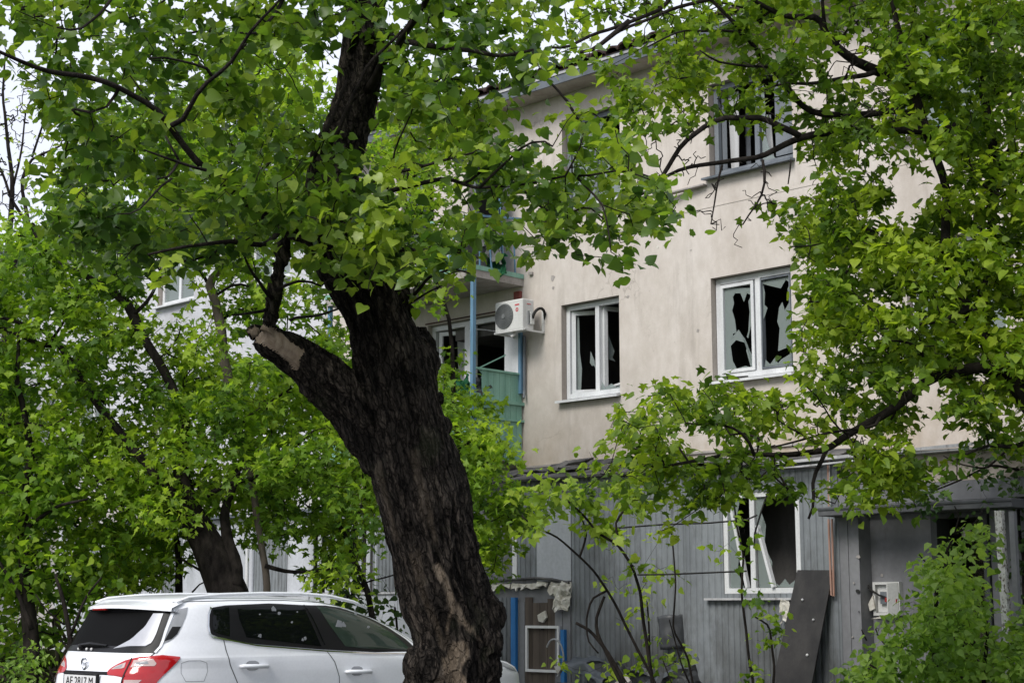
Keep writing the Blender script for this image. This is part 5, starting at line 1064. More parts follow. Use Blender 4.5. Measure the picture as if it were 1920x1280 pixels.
rt_limbs = [([(2160, 1640, 110), (2130, 1300, 95), (2070, 1000, 80), (1980, 820, 60), (1895, 705, 40), (1838, 615, 30), (1814, 578, 26), (1794, 558, 28), (1777, 520, 22), (1775, 440, 18), (1770, 340, 16), (1730, 230, 18), (1707, 134, 17), (1693, 101, 15), (1683, 57, 12), (1670, 0, 9), (1660, -80, 6)], (12.8, 13.2), None),
 ([(1880, 700), (1840, 690), (1790, 700), (1750, 706), (1717, 729), (1683, 759), (1650, 783), (1616, 803), (1582, 820), (1549, 845), (1515, 848), (1468, 850), (1414, 852), (1364, 850), (1300, 862), (1230, 880)], (12.9, 12.4), (24, 5)),
 ([(1549, 845), (1530, 880), (1522, 905), (1526, 935), (1520, 962), (1505, 986)], 12.5, (9, 4)), ([(1650, 783), (1640, 800), (1590, 808), (1540, 815), (1480, 835), (1430, 845)], (12.6, 12.3), (7, 3)), ([(1700, 740), (1680, 728), (1665, 712), (1640, 690)], (12.6, 12.4), (9, 4)),
 ([(1414, 852), (1400, 815), (1370, 800), (1320, 795), (1270, 790)], (12.4, 12.2), (7, 3)), ([(1590, 815), (1560, 790), (1530, 740), (1500, 720)], (12.5, 12.3), (4, 2)), ([(1500, 812), (1470, 800), (1450, 780), (1465, 755)], 12.3, (4, 2)),
 ([(1725, 225), (1683, 202), (1626, 215), (1576, 218), (1529, 212), (1498, 195), (1475, 161), (1455, 134), (1424, 97), (1391, 64), (1367, 34), (1330, 0), (1290, -50)], (13.1, 12.6), (16, 6)),
 ([(1800, 235), (1760, 245), (1700, 243), (1620, 243), (1569, 249), (1515, 252), (1488, 262), (1455, 279), (1421, 296), (1374, 302), (1314, 311), (1280, 317), (1220, 345)], (13.1, 12.4), (20, 6)),
 ([(1500, 255), (1455, 232), (1424, 218), (1391, 222), (1357, 218), (1320, 235), (1280, 269), (1235, 345), (1211, 336), (1161, 306), (1124, 282), (1090, 249), (1073, 208), (1053, 175), (1026, 148), (1003, 124)], (12.6, 12.0), (13, 4)),
 ([(1703, 151), (1676, 144), (1646, 136), (1616, 124), (1589, 107), (1566, 87), (1549, 67), (1542, 34), (1512, 32), (1478, 35), (1448, 20), (1414, 0), (1370, -40)], (13.1, 12.7), (24, 7)), ([(1549, 67), (1545, 30), (1543, -10), (1540, -60)], 12.9, (9, 5)),
 ([(1640, 136), (1592, 144), (1549, 153), (1515, 158), (1475, 155), (1440, 165)], (12.9, 12.5), (11, 4)), ([(1549, 153), (1530, 140), (1555, 110), (1566, 90)], 12.8, (4, 2)), ([(1440, 125), (1400, 128), (1350, 118), (1300, 85)], (12.6, 12.2), (7, 3)), ([(1391, 64), (1345, 57), (1280, 55), (1200, 95)], (12.6, 12.2), (6, 3)),
 ([(1770, 470), (1720, 485), (1666, 467), (1616, 460), (1582, 447), (1559, 430), (1530, 400)], (12.9, 12.5), (9, 4)), ([(1582, 450), (1515, 463), (1465, 462)], 12.6, (5, 2)), ([(1430, 300), (1436, 329), (1428, 363), (1408, 393), (1391, 417), (1387, 435)], 12.4, (6, 2)),
 ([(1354, 310), (1344, 339), (1337, 386), (1330, 435)], 12.4, (5, 2)), ([(1483, 300), (1480, 330), (1475, 363)], 12.4, (4, 2)), ([(1549, 153), (1548, 200), (1545, 250)], 12.7, (3, 2)), ([(1620, 60), (1610, 40), (1590, 30), (1600, 0)], 13, (5, 3)), ([(1566, 87), (1590, 60), (1600, 45), (1625, 30)], 12.9, (6, 3)),
 ([(1870, 300), (1850, 200), (1830, 100), (1850, 0), (1860, -100)], (13.2, 13.4), (20, 9)), ([(1838, 615), (1850, 500), (1860, 400), (1870, 300)], (13.6, 13.8), (22, 16)), ([(1860, 360), (1830, 340), (1815, 300), (1808, 260)], 12.9, (6, 3)),
 ([(1814, 578), (1770, 600), (1720, 610), (1650, 620)], (12.8, 12.2), (10, 3)), ([(1750, 706), (1730, 660), (1700, 640), (1640, 640)], (12.7, 12.2), (9, 3)), ([(1950, 820), (1900, 840), (1850, 835), (1790, 860)], (12.7, 12.3), (12, 4)),
 ([(1240, 340), (1220, 355), (1190, 370), (1160, 378)], 12.1, (7, 3)), ([(1280, -40), (1240, 20), (1180, 40), (1120, 60), (1060, 92), (1010, 86)], (12.4, 11.9), (9, 5)), ([(1180, 40), (1150, 65), (1110, 95), (1070, 98)], 12, (12, 6)), ([(1330, 0), (1250, 20), (1160, 60), (1110, 95)], (12.4, 12.0), (8, 5))]
for px, Y, w_ in rt_limbs:
    Q, q = add_main(px, Y, 2, w_, .10, rm); part('trunk' if w_ is None else 'limb', MB().tube(list(Q), list(q), 10 if w_ is None else 7), 'twig_bark', rt, smooth=True)
pts = grid_points(RTR, (12.1, 14.8), 5, 3.0)
bare = grid_points({1: [(1560, 1640, 5)], 2: [(1560, 1640, 5)], 3: [(1380, 1640, 4)], 4: [(1340, 1440, 5)], 5: [(1200, 1300, 5), (1430, 1700, 4)], 6: [(1200, 1300, 7)], 7: [(1180, 1330, 8), (1340, 1440, 2)], 8: [(1190, 1320, 5), (1330, 1460, 5)], 9: [(1300, 1450, 6)], 10: [(1290, 1410, 4)], 11: [(1370, 1430, 2)], 18: [(1450, 1560, 4)], 19: [(1440, 1560, 5), (1690, 1760, 1)], 20: [(1400, 1640, 4)], 0: [(1080, 1260, 7)], }, (12.1, 12.65), 6, 4.6, ext=False)
nl = len(pts); nodes, par, R_, ids, nm = grow(rm, np.concatenate([pts, bare]), 5, tip=.0036)
isb = np.array([min(np.linalg.norm(bare - nodes[k], axis=1)) < 1e-6 for k in range(nm, len(nodes))])
part('twigs', twig_mesh(nodes, par, R_, ids, nm, 2, 6, .14), 'twig_bark', rt, 'stuff')
rg = np.random.default_rng(13); LV = leaves_for(nodes, par, nm, np.arange(nm, len(nodes))[~isb], 25, rg, .08, .078, .02, .95)
keep = leaf_objects(rt, *LV, 'star', 'leaf_right', 300); k2 = rg.random(len(keep)) < .5
leaf_batch('crown', *[v[keep & k2] for v in LV], 'star', 'leaf_right', rt); leaf_batch('crown', *[v[keep & ~k2] for v in LV], 'broad', 'leaf_right', rt)
print('rt nodes', len(pts), 'leaves', len(keep))

# trees to the left and behind the trunk
LMR = {2: [(440, 640, 3)], 3: [(400, 640, 5), (730, 860, 2)], 4: [(330, 630, 6), (720, 860, 3)], 5: [(180, 610, 6), (720, 860, 4)], 6: [(150, 590, 6), (720, 850, 5)], 7: [(130, 580, 6), (680, 840, 5)], 8: [(100, 580, 6), (690, 850, 4)], 9: [(90, 620, 6), (680, 860, 4)], 10: [(0, 110, 4), (110, 640, 5), (700, 880, 4)], 11: [(0, 150, 7), (150, 620, 4), (740, 880, 3)], 12: [(0, 240, 7), (330, 480, 3), (760, 860, 2)], 13: [(0, 280, 8), (420, 600, 5)], 14: [(0, 240, 7), (360, 420, 3), (430, 600, 5)], 15: [(0, 60, 5), (60, 290, 6), (300, 420, 3), (430, 470, 3), (560, 650, 5)],
 16: [(0, 200, 7), (200, 290, 3), (290, 400, 5), (430, 480, 5), (560, 660, 7)], 17: [(0, 200, 8), (200, 300, 4), (310, 420, 5), (420, 570, 9), (580, 660, 6)], 18: [(0, 180, 8), (180, 330, 5), (330, 640, 9)], 19: [(0, 180, 7), (180, 330, 5), (330, 660, 9.5)],
 20: [(0, 700, 8.5)], 21: [(0, 700, 9)], 22: [(0, 710, 9)], 23: [(0, 710, 8.5)], 24: [(0, 330, 9), (330, 470, 3), (470, 720, 7)], 25: [(0, 325, 9), (470, 720, 4)], 26: [(0, 310, 9), (560, 720, 2)], 27: [(0, 300, 7), (600, 740, 3)], 28: [(0, 200, 5)], 29: [(0, 110, 4)], 30: [(0, 90, 3)]}
BMR = {18: [(815, 890, 8)], 19: [(815, 930, 9)], 20: [(820, 950, 8)], 21: [(830, 950, 7)], 22: [(840, 960, 8)], 23: [(850, 990, 9)], 24: [(850, 990, 9)], 25: [(860, 960, 8)], 26: [(870, 950, 6)], 27: [(880, 930, 2)], 17: [(800, 860, 3)], 13: [(770, 830, 1)], 14: [(780, 830, 2)]}
T1 = thing('leaning_tree', 'dark forked tree leaning left between the white car roof and the pale wall', 'tree', (at(490, 1390, 17.6)[0], 17.6, 0))
T2 = thing('slender_tree', 'slender tree with a pale brown upper stem in front of the pale wall', 'tree', (at(510, 1388, 17.8)[0], 17.8, 0))
T3 = thing('bright_maple', 'bright green maple showing right of the big trunk below the green balcony', 'tree', (at(795, 1373, 18.9)[0], 18.9, 0))
T4 = thing('edge_tree', 'leafy tree with thin dark stems at the far left edge', 'tree', (at(55, 1396, 17.2)[0], 17.2, 0))
TT = {1: T1, 2: T2, 3: T3, 4: T4}; ms = []
DY = {1: 3.6, 2: 2.8, 3: 2.4, 4: 2.2}
for px, Y, w_, tid in [([(500, 1480, 110), (470, 1300, 88), (440, 1160, 80), (428, 1110, 74), (405, 1050, 66), (375, 995, 56), (350, 940, 42), (335, 860, 24), (350, 786, 18), (326, 732, 17), (296, 675, 18), (269, 631, 18), (249, 591, 20), (235, 564, 18), (201, 541, 14), (168, 521, 11), (134, 504, 8), (60, 470, 5)], (14, 14.6), None, 1),
 ([(440, 1100), (440, 1050), (425, 1010), (420, 960), (440, 900), (460, 830)], (14, 14.4), (34, 8), 1), ([(375, 995), (300, 900), (230, 820), (200, 780), (175, 742), (134, 685), (107, 638), (84, 621), (34, 605), (-20, 590)], (14, 14.2), (22, 6), 1), ([(110, 640), (84, 652), (50, 635), (0, 615), (-60, 590)], 14.2, (12, 7), 1),
 ([(101, 631), (134, 578), (158, 548)], 14.2, (6, 3), 1), ([(60, 420, 10), (75, 455, 9), (100, 500, 7)], 14.2, None, 1), ([(350, 940), (270, 900), (200, 898), (150, 905)], (14.2, 13.7), (10, 4), 1), ([(350, 950), (420, 910), (500, 890), (560, 880)], (14.2, 13.7), (12, 4), 1), ([(249, 591), (280, 560), (310, 500), (330, 450)], (14.4, 14.2), (8, 4), 1), ([(296, 675), (330, 640), (345, 600)], 14.4, (4, 2), 1), ([(0, 800), (40, 790), (100, 800), (150, 760)], 13.8, (6, 3), 1),
 ([(512, 1450, 24), (506, 1200, 17), (502, 1110, 14), (497, 1060, 13), (490, 1000, 13), (470, 900, 14), (440, 800, 17), (427, 700, 19), (420, 675, 19), (416, 618, 19), (403, 564, 18), (390, 531, 18), (413, 504, 12), (433, 477, 11), (450, 430, 8), (460, 360, 5)], (15, 15.6), None, 2), ([(450, 430), (470, 340), (480, 250), (470, 160), (520, 80)], (15.5, 15.9), (10, 4), 2), ([(470, 340), (530, 280), (545, 200), (560, 140)], (15.5, 15.8), (7, 3), 2), ([(480, 300), (400, 250), (330, 230), (250, 250)], (15.5, 15.8), (7, 3), 2), ([(850, 740), (845, 600), (800, 480), (760, 380), (770, 280)], (16.8, 17), (10, 4), 3), ([(760, 400), (810, 340), (830, 260)], (17, 17.2), (6, 3), 3), ([(416, 600), (440, 580), (480, 578), (540, 585)], 15.5, (6, 3), 2), ([(403, 555), (440, 530), (480, 540), (500, 575)], 15.4, (6, 3), 2),
 ([(497, 1060), (540, 1075), (600, 1070), (680, 1050)], (15, 15.2), (10, 4), 2), ([(470, 900), (540, 850), (600, 800)], (15.1, 14.7), (9, 3), 2), ([(440, 800), (500, 760), (560, 720)], (15.3, 15), (9, 3), 2), ([(390, 531), (370, 500), (350, 470)], 15.5, (8, 4), 2), ([(335, 1130), (335, 1050), (330, 1000), (310, 940)], 15.5, (16, 8), 2), ([(345, 1050), (400, 1085), (440, 1090)], 15, (5, 3), 2), ([(360, 1110), (375, 1090), (410, 1080)], 15, (4, 2), 2),
 ([(790, 1450, 40), (800, 1200, 30), (830, 1000, 22), (860, 850, 14), (850, 740, 7)], (16.5, 16.8), None, 3), ([(830, 1000), (880, 960), (930, 930), (980, 940)], 16.5, (10, 4), 3), ([(860, 850), (890, 820), (920, 790)], 16.5, (7, 3), 3),
 ([(720, 1440), (710, 1250), (690, 1110), (650, 1010), (620, 960)], (16.5, 16), (16, 8), 3), ([(690, 1110), (640, 1060), (600, 1085)], 16.3, (7, 4), 3), ([(660, 1035), (665, 980), (690, 920)], 16.3, (8, 4), 3),
 ([(50, 1440, 40), (60, 1200, 30), (40, 1000, 20), (60, 850, 14), (30, 700, 9), (40, 600, 5)], (15, 15.4), None, 4), ([(128, 1440, 14), (132, 1200, 10), (120, 1130, 8), (100, 1060, 6)], 14.6, None, 4), ([(132, 1190), (160, 1120), (200, 1070)], 14.6, (7, 3), 4), ([(60, 1180), (30, 1100), (-20, 1020)], 14.8, (10, 5), 4), ([(120, 1170), (90, 1150), (60, 1100)], 14.6, (4, 2), 4), ([(40, 1000), (100, 950), (180, 930)], (15, 14.6), (9, 4), 4)]:
    Y = (Y[0] + DY[tid], Y[1] + DY[tid]) if isinstance(Y, tuple) else Y + DY[tid]
    Q, q = add_main(px, Y, tid, w_, .12, ms); pale = tid == 2 and w_ is None
    part('trunk' if w_ is None and px[0][1] > 1400 else 'limb', MB().tube(list(Q), list(q), 10 if w_ is None else 6), 'twig_bark' if not pale else 'pale_bark', TT[tid], smooth=True)
pts = np.concatenate([grid_points(LMR, (16.9, 20.6), 8, 4.0), grid_points(BMR, (17.8, 20), 9, 4.0)])
nodes, par, R_, ids, nm = grow(ms, pts, 8, tip=.0038, stiff=.5)
rg = np.random.default_rng(14)
for tid in (1, 2, 3, 4):
    part('twigs', twig_mesh(nodes, par, R_, ids, nm, tid, 7 + tid, .12), 'twig_bark', TT[tid], 'stuff')
    sel = np.arange(nm, len(nodes)); sel = sel[ids[sel] == tid]; LV = leaves_for(nodes, par, nm, sel, 30, rg, .13, .094, {1: .02, 2: .10, 3: .12, 4: -.05}[tid], .95)
    leaf_batch('crown', *LV, 'star' if tid != 4 else 'far', 'leaf_maple', TT[tid]); print(tid, 'nodes', len(sel), 'leaves', len(LV[0]))

# a bare tree behind, far left
T5 = thing('bare_tree', 'nearly bare tree with fine twigs against the pale sky at the far left', 'tree', (at(-30, 1310, 26)[0], 26, 0)); bm_ = []
for px, Y, w_ in [([(-30, 1330, 34), (-10, 1000, 26), (10, 700, 20), (14, 480, 13), (22, 400, 11), (25, 350, 9), (15, 270, 7), (5, 180, 5), (10, 90, 3)], 26, None), ([(14, 520), (57, 430), (48, 385), (38, 340), (60, 295), (100, 280), (132, 262)], 26, (10, 3)), ([(57, 430), (40, 400), (18, 370), (4, 320), (-20, 290)], 26, (8, 4)), ([(60, 295), (80, 240), (95, 190), (100, 150)], 26, (5, 2)), ([(25, 350), (40, 280), (45, 220), (70, 160)], 26, (5, 2))]:
    Q, q = add_main(px, Y, 5, w_, .2, bm_); part('trunk' if w_ is None else 'limb', MB().tube(list(Q), list(q), 7), 'twig_bark', T5, smooth=True)
pts = grid_points({3: [(0, 100, 4)], 4: [(0, 140, 6)], 5: [(0, 130, 7)], 6: [(0, 150, 8)], 7: [(0, 130, 8)], 8: [(0, 80, 8)], 9: [(0, 80, 7)], 10: [(0, 70, 6)], 2: [(0, 70, 3)]}, (25.2, 27), 15, 6.0)
nodes, par, R_, ids, nm = grow(bm_, pts, 15, tip=.0062); part('twigs', twig_mesh(nodes, par, R_, ids, nm, 5, 15, .14, 3), 'twig_bark', T5, 'stuff')
rg = np.random.default_rng(16); LV = leaves_for(nodes, par, nm, np.arange(nm, len(nodes)), .7, rg, .08, .08, .3, .95); leaf_batch('crown', *LV, 'far', 'leaf_yellow', T5)

# saplings, shrub and vines in front of the annex
def plant(name, label, cat, base, limbs, grid, Yr, per, leaf, size, spread, kind_, lmat, seed, bias=0, wood='twig_bark', tip=.002, stemname='stem', top=0):
    T_ = thing(name, label, cat, base); st_ = []
    for px, Y, w_ in limbs:
        Q, q = add_main(px, Y, 9, w_, .08, st_); part(stemname, MB().tube(list(Q), list(q), 6), wood, T_, smooth=True)
    p_ = grid_points(grid, Yr, seed, per, top=top); nd_, pr_, R2, id2, nm_ = grow(st_, p_, seed, tip=tip)
    part('twigs', twig_mesh(nd_, pr_, R2, id2, nm_, 9, seed, .14, 3), wood, T_, 'stuff')
    LV = leaves_for(nd_, pr_, nm_, np.arange(nm_, len(nd_)), leaf, np.random.default_rng(seed), spread, size, bias, .95); leaf_batch('foliage', *LV, kind_, lmat, T_); return T_
plant('sapling', 'young maple with yellow green leaves and thin bare stems in front of the grey annex', 'sapling', (at(1170, 1330, 19)[0], 19, 0),
      [([(1225, 1400), (1222, 1265), (1207, 1160), (1203, 1110), (1187, 1060), (1160, 1020), (1117, 997), (1090, 960), (1060, 930)], (17, 16.4), (8, 4)), ([(1190, 1400), (1170, 1273), (1133, 1213), (1107, 1180), (1070, 1163)], 17.2, (9, 6)),
       ([(1280, 1400), (1240, 1300), (1160, 1147), (1137, 1107), (1117, 1077), (1087, 1043), (1040, 1003), (1003, 987), (970, 960)], (17.4, 16.6), (6.5, 3)), ([(1170, 1290), (1120, 1187), (1117, 1160), (1137, 1107)], 17.2, (7, 5)), ([(1137, 1107), (1110, 1120), (1100, 1160), (1102, 1200), (1130, 1230)], 17.2, (5, 3)),
       ([(1087, 1043), (1100, 1000), (1085, 960), (1065, 935)], 16.8, (5, 2)), ([(1160, 1020), (1150, 980), (1180, 940), (1200, 900)], 16.4, (6, 3)), ([(1320, 1400), (1290, 1230), (1262, 1180), (1267, 1093), (1260, 987)], 17.8, (5, 3)), ([(1330, 1380), (1280, 1250), (1250, 1150)], 17.6, (5, 2))],
      {20: [(1180, 1230, 2)], 21: [(1100, 1200, 2)], 22: [(1000, 1200, 4)], 23: [(940, 1060, 5), (1060, 1200, 6)], 24: [(960, 1050, 4), (1090, 1200, 7)], 25: [(1120, 1190, 5)], 26: [(1150, 1200, 2)]}, (15.8, 17), 1.9, 15, .095, .085, 'lobed', 'leaf_yellow', 31, .05)
plant('climbing_shoots', 'sparse leafy shoots against the ribbed grey cladding left of the black board', 'plant', (at(1240, 1370, 19)[0], 19, 0),
      [([(1230, 1400), (1218, 1200), (1212, 1120)], 18.6, (6, 3)), ([(1290, 1400), (1270, 1300), (1240, 1230)], 18.6, (5, 2)), ([(1200, 1380), (1180, 1290), (1150, 1240)], 18.6, (4, 2))],
      {26: [(1150, 1240, 4)], 27: [(1120, 1290, 4)], 28: [(1150, 1240, 3)], 29: [(1160, 1250, 3)], 30: [(1150, 1290, 4)], 31: [(1000, 1300, 4)], 24: [(1190, 1240, 2)], 25: [(1190, 1250, 2)]}, (18.2, 19), 2.6, 9, .085, .085, 'far', 'leaf_yellow', 32, .1)
plant('window_vine', 'thin vine climbing in front of the broken ground floor window', 'vine', (at(1420, 1380, 17.6)[0], 17.6, 0),
      [([(1425, 1400), (1402, 1200), (1390, 1110), (1395, 1040), (1380, 980), (1372, 920)], 17.6, (6, 3)), ([(1450, 1400), (1452, 1250), (1440, 1170), (1405, 1150)], 17.6, (6, 3))],
      {23: [(1350, 1400, 3)], 24: [(1340, 1410, 4)], 25: [(1330, 1410, 3)], 26: [(1370, 1410, 3)], 27: [(1380, 1430, 3)], 28: [(1390, 1480, 5)], 29: [(1400, 1500, 5)], 30: [(1440, 1500, 3)], 31: [(1390, 1480, 5)]}, (17.2, 17.9), 2.2, 9, .08, .075, 'lobed', 'leaf_maple', 33, .1)
plant('green_shrub', 'big bushy green shrub in the bottom right corner before the dark doorway', 'shrub', (at(1780, 1480, 15.6)[0], 15.6, 0),
      [([(1780, 1560), (1770, 1350), (1750, 1200), (1760, 1080), (1790, 1000)], 15.8, (14, 4)), ([(1800, 1560), (1840, 1350), (1850, 1200), (1840, 1080)], 15.8, (12, 4)), ([(1770, 1540), (1700, 1350), (1650, 1260), (1620, 1240)], 15.4, (10, 3)), ([(1820, 1540), (1900, 1350), (1960, 1220)], 15.4, (12, 4)),
       ([(1760, 1080), (1740, 1060), (1715, 1030)], 15.8, (4, 2)), ([(1790, 1000), (1800, 970), (1785, 940)], 15.8, (4, 2)), ([(1790, 1000), (1830, 980), (1850, 940)], 15.8, (4, 2))],
      {24: [(1790, 1860, 2)], 25: [(1770, 1860, 3)], 26: [(1720, 1840, 6)], 27: [(1710, 1842, 8)], 28: [(1700, 1846, 9), (1912, 1920, 9)], 29: [(1660, 1850, 9), (1908, 1920, 9)], 30: [(1610, 1920, 9)], 31: [(1590, 1920, 9)], 32: [(1590, 1920, 9)], 33: [(1600, 1920, 9)], 34: [(1640, 1920, 9)]}, (14.6, 16.5), 5.0, 19, .08, .085, 'far', 'leaf_shrub', 34, .2)
plant('dark_creeper', 'dark leafy creeper hanging right of the flaking white post', 'creeper', (at(1930, 1380, 17.2)[0], 17.2, 0), [([(1930, 1400), (1925, 1200), (1915, 1000), (1900, 880)], 17.4, (10, 4)), ([(1910, 880), (1860, 870), (1800, 900), (1740, 925)], 17.2, (6, 3)), ([(1900, 830), (1850, 880), (1800, 870), (1760, 850)], 17.0, (5, 2))],
      {23: [(1880, 1920, 8), (1680, 1880, 5)], 24: [(1905, 1920, 9), (1810, 1850, 4)], 25: [(1907, 1920, 9)], 26: [(1907, 1920, 9)], 27: [(1907, 1920, 9)], 28: [(1907, 1920, 9)], 29: [(1907, 1920, 9)], 22: [(1790, 1920, 5)], 21: [(1820, 1920, 5)]}, (16.9, 18.0), 3, 16, .075, .07, 'far', 'leaf_dark', 35, .0)
plant('dry_plant', 'withered grey plant hanging beside the smashed meter box', 'dead plant', F(-2.2, 1.2, 1.1), [([(1680, 1240), (1640, 1180), (1650, 1155)], 16.9, (3, 2)), ([(1625, 1200), (1612, 1170)], 16.9, (3, 2))], {29: [(1610, 1660, 4)]}, (16.8, 17), 1, 4, .05, .04, 'slim', 'leaf_dark', 36)
for (x0, x1, Yh, sd_) in ((-60, 130, 16.5, 41),):
    plant('low_bush', 'low sparse bush at the bottom left beyond the car', 'bush', (at(60, 1400, 17)[0], 17, 0), [([(60, 1420), (50, 1300), (40, 1240)], 17, (6, 3)), ([(100, 1420), (110, 1300), (90, 1240)], 17, (6, 3)), ([(20, 1420), (10, 1300)], 17, (6, 3))], {29: [(0, 100, 2)], 30: [(0, 105, 5)], 31: [(0, 110, 7)], 32: [(0, 110, 8)]}, (16.4, 17.5), 3, 14, .08, .08, 'slim', 'leaf_shrub', sd_)
plant('roadside_bush', 'olive bush seen between the car roof and the big trunk', 'bush', (at(720, 1390, 19.6)[0], 19.6, 0), [([(700, 1400), (690, 1250), (680, 1150)], 19.6, (9, 4)), ([(760, 1400), (750, 1250), (740, 1130)], 19.6, (9, 4)), ([(650, 1120), (690, 1090), (760, 1070)], 19.4, (4, 3))], {27: [(610, 740, 6)], 28: [(630, 760, 8)], 29: [(660, 770, 8)], 30: [(690, 780, 8)]}, (19.2, 20.5), 3, 10, .09, .10, 'far', 'leaf_dark', 43, .2)
# distant tree belt to the left and behind; unseen right-hand trees added for car reflections
for k, (x, y, h_, r_) in enumerate([(-13, 34, 7.5, 3.2), (-18.5, 38, 9, 3.6), (-9.5, 40, 6.5, 3), (-25, 36, 10, 4), (-16, 46, 11, 4), (13, 8, 8, 3.4), (19, 3, 9, 3.8), (15, -4, 8.5, 3.5)]):
    lab = ['dark green tree beyond the far left end of the pale wall', 'tall dark tree at the far left behind the leafy edge tree', 'rounded dark tree behind the leaning forked tree', 'broad tree outside the left edge', 'tallest distant tree behind the others at the left', 'added unseen tree right of the camera for car glass reflections', 'second added unseen tree to the right for car glass reflections', 'added unseen tree behind the camera at the right for car glass reflections'][k]
    T_ = thing('distant_tree' if k < 5 else 'added_reflection_tree', lab, 'tree', (x, y, 0)); rg = np.random.default_rng(60 + k)
    part('trunk', MB().tube([(x, y, 0), (x + .1, y, h_ * .3), (x - .1, y + .1, h_ * .55), (x, y, h_ * .85)], [.26, .2, .14, .04], 8), 'twig_bark', T_, smooth=True)
    cl = rg.normal(0, 1, (38, 3)); cl = cl / np.linalg.norm(cl, axis=1)[:, None] * rg.uniform(.35, 1, (38, 1)) * np.array([r_, r_, h_ * .36]) + np.array([x, y, h_ * .62]); n = 5200
    ci = rg.integers(0, 38, n); pos = cl[ci] + rg.normal(0, 1, (n, 3)) * np.array([.6, .6, .38]); X_, A_, N_ = frames(n, rg)
    tb = MB()
    for c_ in cl: tb.tube([(x, y, min(h_ * .8, max(h_ * .3, c_[2] - 1))), c_], [.05, .015], 4)
    part('twigs', tb, 'twig_bark', T_, 'stuff'); leaf_batch('crown', pos, X_, A_, N_, rg.uniform(.12, .22, n), np.clip(.4 + .25 * rg.normal(0, 1, n), 0, 1), 'far', 'leaf_dark', T_)
#SECTION_DEBRIS
# ------------------------------------------------------------------ debris on the ground
db = thing('bent_roof_sheet', 'dark crumpled metal sheet curling up at the foot of the grey cladding', 'metal sheet', F(1.3, 0, 1.6))
def curl(name, c, r_, a0, a1, length, ax_, material, parent, seed, rough=.03):
    mb = MB(); n, m_ = 18, 10; ax_ = np.array(ax_) / np.linalg.norm(ax_); u = np.cross(ax_, ZV); u /= np.linalg.norm(u); v = np.cross(u, ax_); vs = []
    for j in range(m_ + 1):
        for i in range(n + 1):
            a = a0 + (a1 - a0) * i / n; q_ = np.array(mnoise.noise_vector(Vector((i * .3 + seed, j * .35, seed)))); vs.append(np.array(c) + u * r_ * math.cos(a) + v * r_ * math.sin(a) + ax_ * length * (j / m_ - .5) + q_ * rough)
    o = part(name, mb.add(vs, [(j * (n + 1) + i, j * (n + 1) + i + 1, (j + 1) * (n + 1) + i + 1, (j + 1) * (n + 1) + i) for j in range(m_) for i in range(n)]), material, parent, smooth=True); md = o.modifiers.new('thickness', 'SOLIDIFY'); md.thickness = .006; return o
curl('sheet', F(1.35, .42, 1.6), .36, .2, 2.6, .7, D * .9 + ZV * .25, 'bluish_metal', db, 3, .09)
db2 = thing('crumpled_tarpaulin', 'dark wrinkled tarpaulin heaped before the cladding left of the black board', 'tarpaulin', F(.6, 0, 1.7)); crumple('sheet', F(.75, .42, 1.7), D * 1.0, ZV * .6, N * .3, 18, .16, 'dark_metal', db2, 13, .01); crumple('sheet', F(1.3, .3, 1.9), D * .9, ZV * .4, N * .3, 16, .14, 'bluish_metal', db2, 17, .01)
db3 = thing('curled_flap', 'dark curled metal flap hanging from the cladding under the vines', 'metal flap', F(.45, .9, 1.05)); curl('flap', F(.52, 1.15, 1.05), .16, 1.2, 4.2, .42, ZV + D * .1, 'dark_metal', db3, 7, .02)
hp = thing('broken_hoop', 'thin pale broken hoop leaning behind the sapling', 'hoop', F(1.9, .5, 1.8)); part('ring', MB().tube([F(1.9 + .16 * math.cos(a), .82 + .24 * math.sin(a), 1.75) for a in np.linspace(.6, 4.4, 20)], .012, 6), 'flashing', hp); part('scrap', MB().slab([F(1.86, .72, 1.8), F(1.70, .74, 1.8), F(1.78, .62, 1.82)], .02, N), 'foam', hp)
bd = thing('fallen_plank', 'long grey plank lying aslant over dark rubble near the black board', 'plank', F(.2, .3, 1.8)); part('plank', MB().bar(F(.65, .38, 1.9), F(-.25, .86, 1.5), .03, .05), 'fascia_metal', bd)
crumple('dark_cloth', F(.0, .45, 1.6), D * .7 - ZV * .15, ZV * .45, N * .2, 16, .08, 'dark_metal', bd, 23, .01)
rb = thing('rubble_heap', 'heap of dark rubble and torn roofing along the foot of the annex', 'rubble', F(0, 0, 1.8))
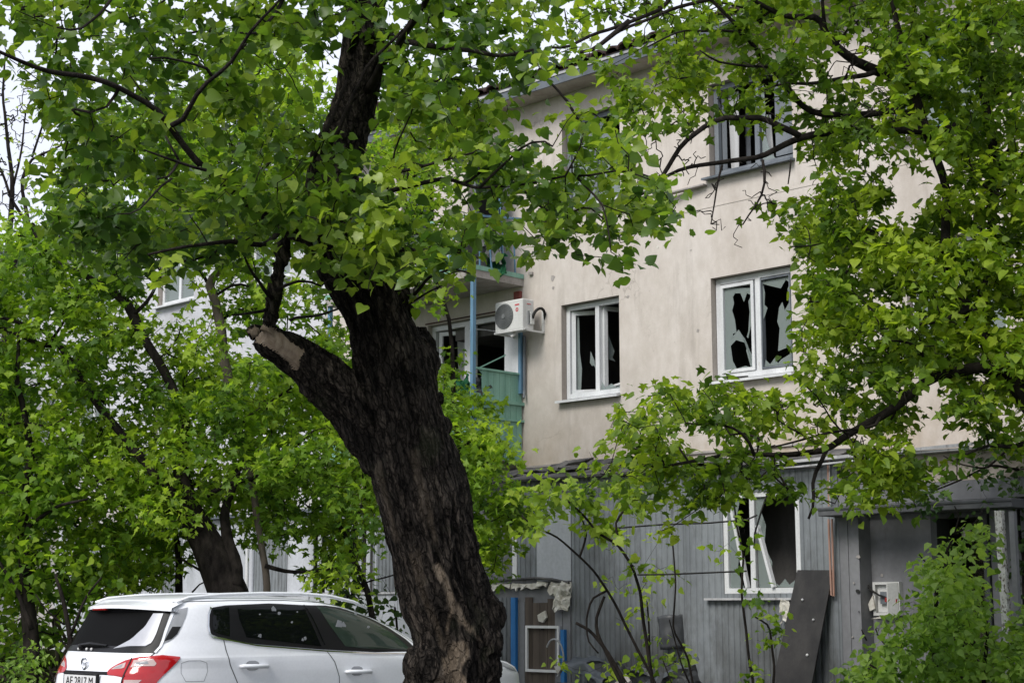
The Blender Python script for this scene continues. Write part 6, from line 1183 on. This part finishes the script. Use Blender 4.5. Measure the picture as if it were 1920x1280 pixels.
for k in range(46):
    s_ = R.uniform(-1.6, 3.8); o_ = R.uniform(1.2, 2.3); z_ = R.uniform(.0, .45) * (1 - abs(s_ - .8) / 5); c = F(s_, z_, o_); e_ = [np.array([R.uniform(-1, 1) for _ in range(3)]) for _ in range(2)]
    a_ = e_[0] / np.linalg.norm(e_[0]) * R.uniform(.1, .35); b_ = np.cross(a_, e_[1]); b_ = b_ / np.linalg.norm(b_) * R.uniform(.06, .25); part('chunk', MB().slab([c - a_ - b_, c + a_ - b_ * .7, c + a_ * .8 + b_, c - a_ * .9 + b_ * 1.1], R.uniform(.01, .06), np.cross(a_, b_)), ['roof_felt', 'dark_metal', 'concrete', 'brown_board'][k % 4], rb)
bp = thing('brush_pile', 'pile of broken grey branches and stems at the bottom left beyond the car', 'branches', (at(60, 1330, 19)[0], 19, 0))
for k in range(70):
    x_ = R.uniform(-40, 150); c = at(x_, R.uniform(1200, 1330), R.uniform(18, 20.5)); d_ = np.array([R.uniform(-1, 1), R.uniform(-.5, .5), R.uniform(-.5, .9)]); d_ /= np.linalg.norm(d_); l_ = R.uniform(.2, .7); part('stick', MB().tube([c - d_ * l_, c + np.array([0, 0, .04]), c + d_ * l_], [R.uniform(.01, .035), .02, .008], 5), 'brush_wood' if k % 2 else 'pale_bark', bp)
for k in range(26):
    c = at(R.uniform(-40, 140), R.uniform(1230, 1330), R.uniform(18.4, 21)); r_ = R.uniform(.08, .22); part('clod', MB().ball(c, r_, 6, (R.uniform(.7, 1.4), 1, R.uniform(.4, .8))), 'concrete' if k % 3 == 0 else 'soil', bp)
# wires
wr = thing('upper_wire', 'upper thin dark wire strung across the cladding past the broken ground floor window', 'wire', F(0, 2.2, 2)); part('wire', MB().tube([at(x, y, 18.0) for x, y in ((1085, 992), (1150, 990), (1240, 983), (1330, 980), (1400, 974), (1420, 965))], .010, 5), 'cable_black', wr)
wr = thing('lower_wire', 'lower thin dark wire strung across the cladding to the window vine', 'wire', F(0, 1.8, 2)); part('wire', MB().tube([at(x, y, 18.0) for x, y in ((1195, 1077), (1260, 1076), (1330, 1073), (1400, 1070))], .010, 5), 'cable_black', wr)
